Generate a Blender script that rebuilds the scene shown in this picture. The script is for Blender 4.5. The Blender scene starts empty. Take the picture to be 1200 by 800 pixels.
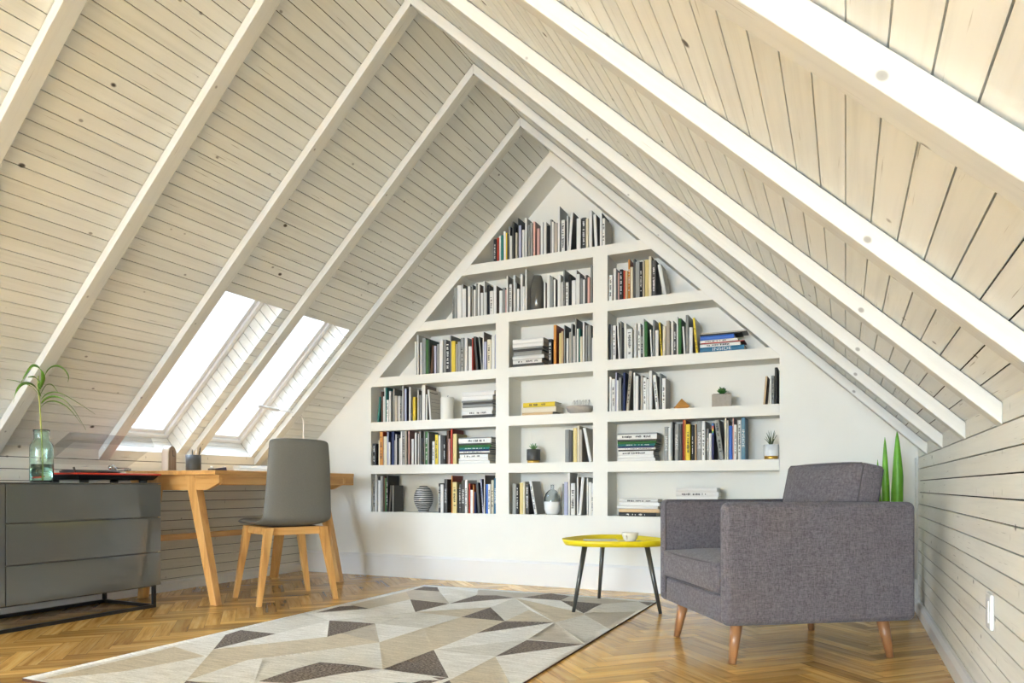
# Attic reading room with a built-in bookcase wall, desk, sideboard, armchair and rug.
import bpy, bmesh, math, random
from mathutils import Vector, Matrix, geometry
random.seed(11)
C = bpy.context.scene.collection
PI = math.pi
R = math.radians

# ------------------------------------------------------------------ colour
def lin(c):
    c = c / 255.0
    return c / 12.92 if c <= 0.04045 else ((c + 0.055) / 1.055) ** 2.4
def col(r, g, b):
    return (lin(r), lin(g), lin(b), 1.0)

# ------------------------------------------------------------------ materials
class NT:
    def __init__(self, name):
        self.m = bpy.data.materials.new(name)
        self.m.use_nodes = True
        self.t = self.m.node_tree
        self.b = self.t.nodes['Principled BSDF']
    def n(self, kind, **kw):
        nd = self.t.nodes.new(kind)
        for k, v in kw.items():
            setattr(nd, k, v)
        return nd
    def l(self, a, b):
        self.t.links.new(a, b)
    def coord(self, scale=(1, 1, 1), out='Object', rot=(0, 0, 0)):
        tc = self.n('ShaderNodeTexCoord'); mp = self.n('ShaderNodeMapping')
        mp.inputs['Scale'].default_value = scale
        mp.inputs['Rotation'].default_value = rot
        self.l(tc.outputs[out], mp.inputs['Vector'])
        return mp.outputs['Vector']
    def noise(self, vec, scale=5, detail=3, rough=.5):
        nd = self.n('ShaderNodeTexNoise')
        nd.inputs['Scale'].default_value = scale
        nd.inputs['Detail'].default_value = detail
        nd.inputs['Roughness'].default_value = rough
        if vec is not None: self.l(vec, nd.inputs['Vector'])
        return nd.outputs['Fac']
    def ramp(self, fac, stops):
        nd = self.n('ShaderNodeValToRGB')
        e = nd.color_ramp.elements
        while len(e) < len(stops): e.new(.5)
        for el, (p, c) in zip(e, stops):
            el.position = p; el.color = c
        self.l(fac, nd.inputs['Fac'])
        return nd.outputs['Color']
    def mix(self, fac, a, b, mode='MIX'):
        nd = self.n('ShaderNodeMix', data_type='RGBA', blend_type=mode)
        for s, v in ((0, fac), (6, a), (7, b)):
            if isinstance(v, (int, float, tuple)): nd.inputs[s].default_value = v
            else: self.l(v, nd.inputs[s])
        return nd.outputs[2]
    def bump(self, h, strength=.3, dist=.002):
        nd = self.n('ShaderNodeBump')
        nd.inputs['Strength'].default_value = strength
        nd.inputs['Distance'].default_value = dist
        self.l(h, nd.inputs['Height'])
        self.l(nd.outputs['Normal'], self.b.inputs['Normal'])

def plain(name, c, rough=.5, metal=0, spec=.5, coat=0, var=.0, vscale=20):
    k = NT(name)
    k.b.inputs['Roughness'].default_value = rough
    k.b.inputs['Metallic'].default_value = metal
    k.b.inputs['Specular IOR Level'].default_value = spec
    k.b.inputs['Coat Weight'].default_value = coat
    k.b.inputs['Coat Roughness'].default_value = .05
    if var:
        f = k.noise(k.coord(), vscale, 3)
        a = tuple(x * (1 - var) for x in c[:3]) + (1,)
        b = tuple(min(1, x * (1 + var)) for x in c[:3]) + (1,)
        k.l(k.ramp(f, [(.3, a), (.7, b)]), k.b.inputs['Base Color'])
    else:
        k.b.inputs['Base Color'].default_value = c
    return k.m

def painted_board(name, c, axis, rough=.6, knots=True, dash=False):
    """Whitewashed softwood; the grain runs along the given axis (0 x, 1 y, 2 z)."""
    k = NT(name)
    sc = [38, 38, 38]; sc[axis] = 1.3
    v = k.coord(tuple(sc))
    f = k.noise(v, 1.0, 5, .65)
    lo = tuple(x * .92 for x in c[:3]) + (1,); hi = tuple(min(1, x * 1.03) for x in c[:3]) + (1,)
    base = k.ramp(f, [(.30, lo), (.5, c), (.75, hi)])
    at = k.n('ShaderNodeAttribute', attribute_name='tint')
    tr = k.n('ShaderNodeMapRange'); tr.inputs['To Min'].default_value = .93; tr.inputs['To Max'].default_value = 1.04
    k.l(at.outputs['Fac'], tr.inputs['Value'])
    cc = k.n('ShaderNodeCombineColor')
    for i in range(3): k.l(tr.outputs[0], cc.inputs[i])
    base = k.mix(1.0, base, cc.outputs[0], 'MULTIPLY')
    # fine splits running with the grain
    sc2 = [170, 170, 170]; sc2[axis] = 5
    s = k.noise(k.coord(tuple(sc2)), 1.0, 2, .5)
    base = k.mix(k.ramp(s, [(.70, (0, 0, 0, 1)), (.76, (.5, .5, .5, 1))]), base, col(110, 98, 74))
    if knots:
        for scale, r0, amt in ((5.2, .045, 1.0), (8.5, .050, .6)):
            vs = [scale] * 3; vs[axis] = scale * .75
            vo = k.n('ShaderNodeTexVoronoi'); vo.inputs['Scale'].default_value = 1
            wob = k.coord(tuple(vs))
            k.l(wob, vo.inputs['Vector'])
            kn = k.ramp(vo.outputs['Distance'], [(0, (amt,) * 3 + (1,)), (r0 * .8, (amt * .9,) * 3 + (1,)), (r0 * 1.3, (0, 0, 0, 1))])
            base = k.mix(kn, base, col(62, 52, 38))
    if dash:
        vo = k.n('ShaderNodeTexVoronoi'); vo.inputs['Scale'].default_value = 1
        k.l(k.coord((7, 30, 7)), vo.inputs['Vector'])
        kn = k.ramp(vo.outputs['Distance'], [(0, (.8, .8, .8, 1)), (.09, (0, 0, 0, 1))])
        base = k.mix(kn, base, col(70, 58, 40))
    k.l(base, k.b.inputs['Base Color'])
    k.b.inputs['Roughness'].default_value = rough
    k.b.inputs['Specular IOR Level'].default_value = .3
    k.bump(f, .25, .001)
    return k.m

def oak(name, c1, c2, c3, axis=2, rough=.4, scale=1.0):
    k = NT(name)
    sc = [26 * scale] * 3; sc[axis] = 1.6 * scale
    f = k.noise(k.coord(tuple(sc)), 1, 6, .6)
    k.l(k.ramp(f, [(.25, c1), (.5, c2), (.75, c3)]), k.b.inputs['Base Color'])
    k.b.inputs['Roughness'].default_value = rough
    k.bump(f, .15, .001)
    return k.m

def fabric(name, ca, cb, rough=.95, s=420):
    k = NT(name)
    w1 = k.n('ShaderNodeTexWave', wave_type='BANDS', bands_direction='X'); w1.inputs['Scale'].default_value = s / 6; w1.inputs['Distortion'].default_value = 2.0
    w2 = k.n('ShaderNodeTexWave', wave_type='BANDS', bands_direction='Z'); w2.inputs['Scale'].default_value = s / 6; w2.inputs['Distortion'].default_value = 2.0
    v = k.coord(); k.l(v, w1.inputs['Vector']); k.l(v, w2.inputs['Vector'])
    a = k.noise(k.coord((s, s * .18, s * .18)), 1, 2)
    b = k.noise(k.coord((s * .18, s * .18, s)), 1, 2)
    mx = k.mix(.5, a, b)
    big = k.noise(k.coord((160, 160, 14)), 1, 3); big2 = k.noise(k.coord((14, 14, 160)), 1, 3)
    mm = k.mix(.28, mx, k.mix(.5, big, big2))
    k.l(k.ramp(mm, [(.38, ca), (.62, cb)]), k.b.inputs['Base Color'])
    k.b.inputs['Roughness'].default_value = rough
    k.b.inputs['Specular IOR Level'].default_value = .15
    k.b.inputs['Sheen Weight'].default_value = .15
    k.bump(mm, .5, .0015)
    return k.m

M = {}
M['ceiling'] = painted_board('painted_ceiling_board', col(237, 239, 235), 1)
M['wallboard'] = painted_board('painted_wall_board', col(234, 232, 222), 1, dash=True)
M['beam'] = painted_board('painted_beam', col(224, 224, 217), 0, rough=.5)
M['reveal'] = painted_board('painted_window_reveal', col(235, 233, 226), 1, knots=False)
M['groove'] = plain('dark_groove', col(44, 37, 25), .9, spec=.1)
M['plaster'] = plain('white_plaster', col(240, 238, 229), .7, spec=.2, var=.012, vscale=6)
M['casework'] = plain('white_shelving', col(241, 238, 227), .6, spec=.25)
M['skirting'] = plain('white_skirting', col(234, 233, 230), .35)
M['frame'] = plain('white_window_frame', col(240, 240, 240), .4)
M['oak'] = oak('oiled_oak', col(176, 122, 62), col(212, 160, 92), col(228, 182, 118), 2, .38)
M['oak_y'] = oak('oiled_oak_long', col(176, 122, 62), col(212, 160, 92), col(228, 182, 118), 1, .38)
M['oak_x'] = oak('oiled_oak_cross', col(176, 122, 62), col(212, 160, 92), col(228, 182, 118), 0, .38)
M['walnut'] = oak('brown_wood_leg', col(120, 80, 48), col(162, 114, 74), col(188, 140, 98), 2, .3)
M['palewood'] = oak('pale_wood', col(190, 176, 160), col(214, 204, 190), col(226, 218, 206), 2, .6, .8)
M['ringwood'] = oak('ringed_wood', col(96, 76, 62), col(150, 128, 110), col(186, 168, 150), 2, .6, 2)
M['lacquer'] = plain('grey_gloss_lacquer', col(92, 94, 92), .05, spec=.6, coat=.6)
M['lacquer_side'] = plain('grey_carcass', col(92, 91, 86), .3)
M['blackmetal'] = plain('black_metal', col(38, 37, 36), .35, metal=.3)
M['greymetal'] = plain('grey_metal', col(96, 97, 94), .35, metal=.6)
M['chrome'] = plain('chrome', col(205, 205, 205), .12, metal=1)
M['yellow'] = plain('yellow_lacquer', col(240, 216, 26), .35)
M['leather'] = plain('grey_leather', col(112, 110, 102), .5, spec=.35, var=.05, vscale=150)
M['leatherdark'] = plain('dark_grey_leather', col(84, 84, 80), .45, spec=.4)
M['armfabric'] = fabric('woven_grey_fabric', col(84, 79, 82), col(128, 122, 126))
M['piping'] = plain('grey_piping', col(90, 86, 88), .9)
M['white_gloss'] = plain('white_gloss', col(240, 240, 238), .25)
M['black_plastic'] = plain('black_plastic', col(34, 34, 34), .35)
M['red_plastic'] = plain('red_plastic', col(206, 62, 38), .35)
M['vinyl'] = plain('vinyl', col(60, 58, 58), .25)
M['gold'] = plain('brass', col(214, 170, 80), .3, metal=.8)
M['pyramid'] = oak('honey_wood', col(188, 128, 58), col(212, 150, 76), col(226, 172, 100), 0, .45)
M['concrete'] = plain('concrete', col(176, 166, 152), .9, var=.06, vscale=60)
M['darkpot'] = plain('charcoal_pot', col(72, 72, 70), .4)
M['darkvase'] = plain('dark_grey_vase', col(88, 86, 80), .12, coat=.5)
M['bowl'] = plain('stone_bowl', col(182, 172, 160), .8, var=.06, vscale=60)
M['whitering'] = plain('white_ring', col(226, 220, 210), .5)
M['wax'] = plain('candle_wax', col(238, 234, 222), .5)
M['wick'] = plain('wick', col(40, 36, 32), .9)
M['succulent'] = plain('succulent_green', col(110, 150, 92), .5, var=.2, vscale=40)
M['darkleaf'] = plain('dark_leaf', col(52, 104, 34), .45, var=.2, vscale=40)
M['aloe'] = plain('grey_green_leaf', col(112, 124, 84), .5, var=.2, vscale=40)
M['spear'] = plain('spear_leaf', col(110, 176, 40), .35, var=.18, vscale=14)
M['leaf'] = plain('long_leaf', col(96, 140, 44), .4, var=.22, vscale=18)
M['stem'] = plain('plant_stem', col(168, 176, 96), .5)
M['soil'] = plain('soil', col(62, 50, 38), .95)
M['paper'] = plain('page_edges', col(222, 214, 196), .9, spec=.1)
M['ink'] = plain('dark_print', col(58, 56, 54), .7)
M['whiteink'] = plain('white_print', col(232, 232, 228), .6)

def glass(name, c, rough=0.0, ior=1.45):
    k = NT(name)
    k.b.inputs['Base Color'].default_value = c
    k.b.inputs['Transmission Weight'].default_value = 1
    k.b.inputs['Roughness'].default_value = rough
    k.b.inputs['IOR'].default_value = ior
    return k.m
M['greenglass'] = glass('green_glass', (.80, .97, .92, 1))
M['greyglass'] = glass('grey_glass', (.80, .84, .86, 1))
def thin_glass(name, c, a):
    k = NT(name)
    k.t.nodes.remove(k.b)
    tr = k.n('ShaderNodeBsdfTransparent'); tr.inputs['Color'].default_value = c
    gl = k.n('ShaderNodeBsdfGlossy'); gl.inputs['Roughness'].default_value = .03
    mx = k.n('ShaderNodeMixShader'); mx.inputs[0].default_value = a
    k.l(tr.outputs[0], mx.inputs[1]); k.l(gl.outputs[0], mx.inputs[2])
    k.l(mx.outputs[0], k.t.nodes['Material Output'].inputs['Surface'])
    return k.m
M['pane'] = thin_glass('window_glass', (.97, .98, .98, 1), .04)
M['acrylic'] = thin_glass('smoked_acrylic', (.93, .925, .92, 1), .04)

def make_floor():
    k = NT('oak_herringbone')
    uv = k.n('ShaderNodeTexCoord'); mp = k.n('ShaderNodeMapping'); mp.inputs['Scale'].default_value = (2.2, 34, 1)
    k.l(uv.outputs['UV'], mp.inputs['Vector'])
    f = k.noise(mp.outputs['Vector'], 1, 6, .62)
    at = k.n('ShaderNodeAttribute', attribute_name='tint')
    g = k.ramp(f, [(.28, col(164, 116, 54)), (.5, col(226, 177, 98)), (.74, col(244, 208, 138))])
    tone = k.ramp(at.outputs['Fac'], [(0, (.58, .54, .50, 1)), (.35, (.84, .82, .80, 1)), (.75, (1.0, 1.0, 1.0, 1)), (1, (1.28, 1.28, 1.25, 1))])
    base = k.mix(1.0, g, tone, 'MULTIPLY')
    k.l(base, k.b.inputs['Base Color'])
    w = k.noise(k.coord((3, 3, 3)), 1, 3)
    rr = k.n('ShaderNodeMapRange'); rr.inputs['To Min'].default_value = .12; rr.inputs['To Max'].default_value = .30
    k.l(w, rr.inputs['Value']); k.l(rr.outputs[0], k.b.inputs['Roughness'])
    k.b.inputs['Specular IOR Level'].default_value = .5
    k.bump(f, .12, .001)
    return k.m
M['floor'] = make_floor()

def make_rug():
    k = NT('woven_rug')
    at = k.n('ShaderNodeAttribute', attribute_name='tint')
    tc = k.coord((9, 75, 1)); n1 = k.noise(tc, 1, 3, .6)
    n2 = k.noise(k.coord((90, 190, 1)), 1, 3, .7)
    sep = k.n('ShaderNodeMath', operation='GREATER_THAN'); sep.inputs[1].default_value = .3
    # wool melange: the darker the yarn, the stronger its speckle
    dark = k.mix(n2, col(72, 60, 54), col(178, 164, 148))
    spk = k.ramp(k.mix(.5, n1, n2), [(.38, (.74, .72, .68, 1)), (.62, (1.08, 1.08, 1.08, 1))])
    base = k.mix(1.0, at.outputs['Color'], spk, 'MULTIPLY')
    lum = k.n('ShaderNodeRGBToBW'); k.l(at.outputs['Color'], lum.inputs[0])
    lt = k.n('ShaderNodeMath', operation='LESS_THAN'); lt.inputs[1].default_value = .2
    k.l(lum.outputs[0], lt.inputs[0])
    spk2 = k.ramp(n2, [(.40, (.50, .49, .48, 1)), (.62, (3.0, 2.95, 2.9, 1))])
    base2 = k.mix(1.0, at.outputs['Color'], spk2, 'MULTIPLY')
    base = k.mix(lt.outputs[0], base, base2)
    k.l(base, k.b.inputs['Base Color'])
    k.b.inputs['Roughness'].default_value = .95
    k.b.inputs['Specular IOR Level'].default_value = .1
    k.bump(n2, .5, .002)
    return k.m
M['rug'] = make_rug()
M['rugedge'] = plain('rug_underside', col(92, 60, 40), .95)

# ------------------------------------------------------------------ mesh helpers
def box(bm, x0, x1, y0, y1, z0, z1, mat=0):
    vs = [bm.verts.new(p) for p in ((x0, y0, z0), (x1, y0, z0), (x1, y1, z0), (x0, y1, z0), (x0, y0, z1), (x1, y0, z1), (x1, y1, z1), (x0, y1, z1))]
    fs = []
    for f in ((0, 3, 2, 1), (4, 5, 6, 7), (0, 1, 5, 4), (1, 2, 6, 5), (2, 3, 7, 6), (3, 0, 4, 7)):
        fc = bm.faces.new([vs[i] for i in f]); fc.material_index = mat; fs.append(fc)
    return vs, fs

def hexa(bm, bottom, top, mat=0):
    """Solid between two matching polygons (counter-clockwise seen from the top one)."""
    a = [bm.verts.new(p) for p in bottom]; b = [bm.verts.new(p) for p in top]; n = len(a); fs = []
    fs.append(bm.faces.new(a[::-1])); fs.append(bm.faces.new(b))
    for i in range(n):
        fs.append(bm.faces.new((a[i], a[(i + 1) % n], b[(i + 1) % n], b[i])))
    for f in fs: f.material_index = mat
    return fs

def prism_xz(bm, pts, y0, y1, mat=0):
    return hexa(bm, [(x, y0, z) for x, z in pts], [(x, y1, z) for x, z in pts], mat)
def prism_yz(bm, pts, x0, x1, mat=0):
    return hexa(bm, [(x0, y, z) for y, z in pts], [(x1, y, z) for y, z in pts], mat)

def lathe(bm, prof, n=32, cx=0, cy=0, mat=0, smooth=True):
    rings = []
    for r, z in prof:
        if r < 1e-5: rings.append([bm.verts.new((cx, cy, z))])
        else: rings.append([bm.verts.new((cx + r * math.cos(2 * PI * i / n), cy + r * math.sin(2 * PI * i / n), z)) for i in range(n)])
    for a, b in zip(rings, rings[1:]):
        for i in range(n):
            j = (i + 1) % n
            if len(a) == 1 and len(b) == 1: continue
            if len(a) == 1: f = bm.faces.new((a[0], b[i], b[j]))
            elif len(b) == 1: f = bm.faces.new((a[i], a[j], b[0]))
            else: f = bm.faces.new((a[i], a[j], b[j], b[i]))
            f.smooth = smooth; f.material_index = mat

def tube(bm, pts, rad, n=10, cap=True, mat=0, flat=1.0, up=None):
    pts = [Vector(p) for p in pts]
    rads = rad if isinstance(rad, (list, tuple)) else [rad] * len(pts)
    rings = []; prev = None
    for i, p in enumerate(pts):
        d = (pts[min(i + 1, len(pts) - 1)] - pts[max(i - 1, 0)]).normalized()
        if prev is None:
            ref = Vector(up) if up else (Vector((0, 0, 1)) if abs(d.z) < .9 else Vector((1, 0, 0)))
            u = d.cross(ref).normalized()
        else:
            u = (prev - d * prev.dot(d)).normalized()
        prev = u; v = d.cross(u)
        r = rads[i]
        rings.append([bm.verts.new(p + u * (r * math.cos(2 * PI * k / n)) + v * (r * flat * math.sin(2 * PI * k / n))) for k in range(n)])
    for a, b in zip(rings, rings[1:]):
        for i in range(n):
            j = (i + 1) % n
            f = bm.faces.new((a[i], a[j], b[j], b[i])); f.smooth = True; f.material_index = mat
    if cap:
        bm.faces.new(rings[0][::-1]).material_index = mat; bm.faces.new(rings[-1]).material_index = mat

def obj(name, bm, mats, parent=None, bevel=0, seg=2, smooth=False, loc=None, rot=None, subsurf=0):
    bmesh.ops.recalc_face_normals(bm, faces=bm.faces)
    me = bpy.data.meshes.new(name); bm.to_mesh(me); bm.free()
    for m in (mats if isinstance(mats, (list, tuple)) else [mats]):
        me.materials.append(M[m] if isinstance(m, str) else m)
    if smooth:
        for p in me.polygons: p.use_smooth = True
    o = bpy.data.objects.new(name, me); C.objects.link(o)
    if parent: o.parent = parent
    if loc: o.location = loc
    if rot: o.rotation_euler = rot
    if bevel:
        md = o.modifiers.new('bevel', 'BEVEL'); md.width = bevel; md.segments = seg; md.limit_method = 'ANGLE'; md.angle_limit = R(35)
        md.harden_normals = False
    if subsurf:
        md = o.modifiers.new('sub', 'SUBSURF'); md.levels = subsurf; md.render_levels = subsurf
    return o

def thing(name, label, cat, loc=(0, 0, 0), rotz=0, group=None):
    o = bpy.data.objects.new(name, None); C.objects.link(o); o.empty_display_size = .05
    o.location = loc; o.rotation_euler = (0, 0, rotz)
    return tag(o, label, cat, group)
def tag(o, label, cat, group=None):
    o['label'] = label; o['category'] = cat
    if group: o['group'] = group
    return o
def struct(name, bm, mats, **kw):
    o = obj(name, bm, mats, **kw); o['kind'] = 'structure'; return o
def NB(): return bmesh.new()
def tint(o, vals):
    """One random tone per board; vals gives a value per polygon."""
    a = o.data.attributes.new('tint', 'FLOAT', 'FACE')
    a.data.foreach_set('value', vals)

# ------------------------------------------------------------------ room measures
W, K, A = 2.15, .885, 2.926          # half width, knee-wall height, ridge height
Y1 = -12.0                            # rear gable
PHI = math.atan((A - K) / W); SP, CP = math.sin(PHI), math.cos(PHI)
SL = W / CP                          # slope length
S1 = .958                            # slope of the shelving opening
OX0, OX1, OZ0, OAP = -1.468, 1.443, .48, 2.824
BOOKS = [
    ('A1', -1.424, 0.016, 0.192, 0.144, 0.009, 'teal', '-', 6.3),
    ('A1', -1.386, 0.016, 0.232, 0.166, 0.011, 'brown', '-', 0.0),
    ('A1', -1.369, 0.014, 0.193, 0.147, 0.011, 'white', '-', -0.0),
    ('A1', -1.3535, 0.009, 0.258, 0.151, 0.006, 'white', '-', -0.1),
    ('A1', -1.3435, 0.011, 0.26, 0.169, 0.008, 'teal', '-', 0.1),
    ('A1', -1.331, 0.019, 0.164, 0.152, 0.001, 'white', 'l', 0.2),
    ('A1', -1.309, 0.015, 0.229, 0.159, 0.003, 'white', '-', -0.1),
    ('A1', -1.278, 0.015, 0.245, 0.161, 0.007, 'grey', '-', 0.1),
    ('A1', -1.26, 0.024, 0.191, 0.125, 0.003, 'beige', '-', 0.0),
    ('A1', -1.234, 0.018, 0.19, 0.133, 0.011, 'white', '-', 0.0),
    ('A1', -1.214, 0.023, 0.184, 0.148, 0.002, 'grey', 'l', -0.2),
    ('A1', -1.189, 0.008, 0.262, 0.166, 0.002, 'white', '-', 0.0),
    ('A1', -1.172, 0.018, 0.239, 0.162, 0.002, 'lavender', '-', -0.0),
    ('A1', -1.137, 0.014, 0.252, 0.15, 0.01, 'white', '-', 0.0),
    ('A1', -1.1, 0.022, 0.174, 0.131, 0.003, 'yellow', '-', 0.0),
    ('A1', -1.061, 0.008, 0.222, 0.17, 0.01, 'white', '-', 0.0),
    ('A1', -1.049, 0.015, 0.187, 0.134, 0.012, 'grey', '-', 0.2),
    ('A1', -1.025, 0.029, 0.256, 0.161, 0.008, 'white', '-', 0.1),
    ('A1', -0.991, 0.012, 0.188, 0.131, 0.011, 'white', '-', 0.0),
    ('A1', -0.96, 0.014, 0.222, 0.164, 0.012, 'white', '-', -4.7),
    ('B1', -1.459, 0.027, 0.163, 0.152, 0.004, 'black', 'l', -0.2),
    ('B1', -1.403, 0.009, 0.188, 0.136, 0.002, 'cream', '-', 0.2),
    ('B1', -1.3925, 0.0275, 0.251, 0.153, 0.001, 'orange', 'l', 0.0),
    ('B1', -1.363, 0.029, 0.215, 0.156, 0.007, 'cream', '-', 0.1),
    ('B1', -1.331, 0.013, 0.251, 0.15, 0.008, 'lavender', '-', 0.1),
    ('B1', -1.315, 0.016, 0.17, 0.135, 0.004, 'white', '-', 0.0),
    ('B1', -1.289, 0.023, 0.251, 0.166, 0.006, 'navy', '-', -0.1),
    ('B1', -1.264, 0.009, 0.184, 0.134, 0.006, 'grey', '-', 0.2),
    ('B1', -1.25, 0.01, 0.228, 0.164, 0.001, 'white', '-', 0.0),
    ('B1', -1.239, 0.011, 0.201, 0.17, 0.0, 'black', '-', 0.1),
    ('B1', -1.225, 0.015, 0.198, 0.147, 0.01, 'white', '-', 0.1),
    ('B1', -1.208, 0.011, 0.251, 0.15, 0.009, 'white', '-', -0.1),
    ('B1', -1.195, 0.028, 0.251, 0.157, 0.007, 'grey', 'l', 0.0),
    ('B1', -1.166, 0.014, 0.251, 0.15, 0.001, 'beige', '-', -0.0),
    ('B1', -1.143, 0.01, 0.251, 0.154, 0.011, 'pink', '-', 0.0),
    ('B1', -1.116, 0.021, 0.189, 0.131, 0.009, 'white', '-', 0.2),
    ('B1', -1.087, 0.015, 0.235, 0.169, 0.011, 'white', '-', 0.1),
    ('B1', -1.054, 0.007, 0.226, 0.157, 0.004, 'white', '-', 0.0),
    ('B1', -1.046, 0.012, 0.247, 0.16, 0.009, 'grey', '-', 0.0),
    ('B1', -1.031, 0.019, 0.193, 0.128, 0.009, 'black', '-', -0.1),
    ('B1', -1.006, 0.008, 0.242, 0.166, 0.01, 'grey', '-', 0.0),
    ('B1', -0.996, 0.022, 0.241, 0.151, 0.011, 'green', 'l', 0.0),
    ('B1', -0.973, 0.012, 0.232, 0.152, 0.004, 'grey', '-', 0.0),
    ('B1', -0.938, 0.022, 0.167, 0.143, 0.011, 'white', 'l', 0.0),
    ('B1', -0.913, 0.025, 0.215, 0.157, 0.011, 'yellow', 'l', -0.1),
    ('B1', -0.88, 0.016, 0.21, 0.161, 0.004, 'white', '-', 0.0),
    ('B1', -0.861, 0.022, 0.209, 0.156, 0.002, 'charcoal', '-', 0.0),
    ('B1', -0.837, 0.017, 0.208, 0.152, 0.002, 'black', 'l', 0.1),
    ('B1', -0.817, 0.019, 0.242, 0.164, 0.012, 'brown', '-', -0.1),
    ('B1', -0.795, 0.013, 0.182, 0.13, 0.001, 'pink', '-', -0.2),
    ('B1', -0.78, 0.016, 0.251, 0.17, 0.006, 'red', '-', 0.0),
    ('B1', -0.759, 0.03, 0.216, 0.158, 0.003, 'sand', '-', 0.0),
    ('C1', -1.462, 0.024, 0.242, 0.162, 0.01, 'grey', 'l', 0.0),
    ('C1', -1.435, 0.012, 0.28, 0.159, 0.005, 'white', '-', 0.0),
    ('C1', -1.42, 0.007, 0.266, 0.151, 0.011, 'grey', '-', 0.1),
    ('C1', -1.411, 0.021, 0.237, 0.151, 0.006, 'white', '-', 0.1),
    ('C1', -1.388, 0.022, 0.27, 0.167, 0.002, 'grey', '-', 0.0),
    ('C1', -1.365, 0.013, 0.265, 0.165, 0.011, 'brown', '-', 0.1),
    ('C1', -1.3505, 0.0155, 0.254, 0.163, 0.009, 'green', '-', 0.0),
    ('C1', -1.333, 0.013, 0.272, 0.152, 0.005, 'black', 'l', -0.1),
    ('C1', -1.319, 0.015, 0.198, 0.129, 0.01, 'charcoal', '-', 4.5),
    ('C1', -1.281, 0.011, 0.198, 0.134, 0.005, 'grey', '-', -0.1),
    ('C1', -0.883, 0.017, 0.214, 0.17, 0.01, 'black', 'l', -0.1),
    ('C1', -0.864, 0.025, 0.205, 0.17, 0.005, 'white', '-', -0.1),
    ('C1', -0.835, 0.024, 0.243, 0.16, 0.009, 'charcoal', 'I', 0.0),
    ('C1', -0.771, 0.008, 0.268, 0.16, 0.003, 'orange', '-', 0.0),
    ('C1', -0.762, 0.034, 0.222, 0.158, 0.002, 'sand', 'l', 0.0),
    ('C1', -0.726, 0.013, 0.174, 0.136, 0.012, 'black', '-', -0.2),
    ('C1', -0.711, 0.017, 0.207, 0.169, 0.008, 'charcoal', 'l', -0.1),
    ('C1', -0.69, 0.027, 0.236, 0.16, 0.004, 'charcoal', 'I', 0.1),
    ('C1', -0.661, 0.019, 0.236, 0.152, 0.003, 'white', 'l', 0.1),
    ('C1', -0.633, 0.011, 0.211, 0.166, 0.01, 'red', '-', 0.1),
    ('C1', -0.6205, 0.021, 0.166, 0.136, 0.009, 'white', '-', 0.2),
    ('C1', -0.598, 0.007, 0.203, 0.165, 0.008, 'orange', '-', 0.0),
    ('C1', -0.59, 0.012, 0.153, 0.145, 0.009, 'navy', '-', 0.0),
    ('C1', -0.56, 0.019, 0.216, 0.157, 0.008, 'charcoal', '-', -4.4),
    ('C1', -0.5215, 0.011, 0.243, 0.156, 0.006, 'lavender', 'l', -4.4),
    ('C1', -0.5095, 0.006, 0.269, 0.165, 0.008, 'white', '-', 0.0),
    ('C1', -0.497, 0.016, 0.207, 0.156, 0.011, 'blue', '-', 0.0),
    ('C1', -0.479, 0.019, 0.207, 0.163, 0.007, 'white', 'l', 0.1),
    ('C1', -0.453, 0.018, 0.235, 0.15, 0.007, 'cream', 'l', 0.0),
    ('C1', -0.432, 0.018, 0.248, 0.155, 0.008, 'ocean', 'I', 0.0),
    ('D1', -1.089, 0.018, 0.245, 0.159, 0.01, 'white', '-', 0.0),
    ('D1', -1.066, 0.013, 0.293, 0.163, 0.01, 'white', '-', -0.1),
    ('D1', -1.039, 0.015, 0.236, 0.157, 0.008, 'white', '-', -0.1),
    ('D1', -1.023, 0.029, 0.267, 0.165, 0.01, 'grey', '-', 0.1),
    ('D1', -0.991, 0.02, 0.253, 0.157, 0.01, 'green', '-', 0.0),
    ('D1', -0.97, 0.014, 0.254, 0.167, 0.008, 'pine', '-', 0.0),
    ('D1', -0.954, 0.019, 0.208, 0.17, 0.011, 'brown', '-', 4.3),
    ('D1', -0.918, 0.017, 0.201, 0.16, 0.006, 'lavender', '-', 0.1),
    ('D1', -0.897, 0.018, 0.212, 0.153, 0.01, 'grey', '-', 0.0),
    ('D1', -0.874, 0.027, 0.243, 0.169, 0.006, 'white', '-', 0.1),
    ('D1', -0.843, 0.024, 0.24, 0.164, 0.009, 'grey', '-', 0.0),
    ('D1', -0.816, 0.031, 0.224, 0.165, 0.002, 'black', 'l', -0.1),
    ('D1', -0.783, 0.009, 0.265, 0.166, 0.007, 'grey', '-', -0.1),
    ('D1', -0.7725, 0.031, 0.223, 0.163, 0.005, 'yellow', '-', -0.1),
    ('D1', -0.739, 0.012, 0.2, 0.144, 0.009, 'beige', '-', 0.0),
    ('D1', -0.725, 0.024, 0.214, 0.163, 0.009, 'grey', '-', 0.0),
    ('D1', -0.696, 0.026, 0.238, 0.151, 0.002, 'grey', 'l', 0.0),
    ('D1', -0.668, 0.023, 0.238, 0.159, 0.008, 'white', '-', 0.1),
    ('D1', -0.636, 0.028, 0.174, 0.132, 0.008, 'white', '-', 0.0),
    ('D1', -0.604, 0.01, 0.23, 0.163, 0.001, 'red', '-', 0.0),
    ('D1', -0.5715, 0.017, 0.239, 0.159, 0.003, 'charcoal', '-', -5.2),
    ('D1', -0.53, 0.011, 0.234, 0.151, 0.002, 'grey', '-', -5.8),
    ('D1', -0.518, 0.009, 0.265, 0.156, 0.002, 'white', '-', 0.1),
    ('D1', -0.5075, 0.0205, 0.195, 0.131, 0.0, 'lavender', '-', 0.0),
    ('D1', -0.484, 0.029, 0.209, 0.159, 0.005, 'cream', 'l', -0.1),
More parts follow.
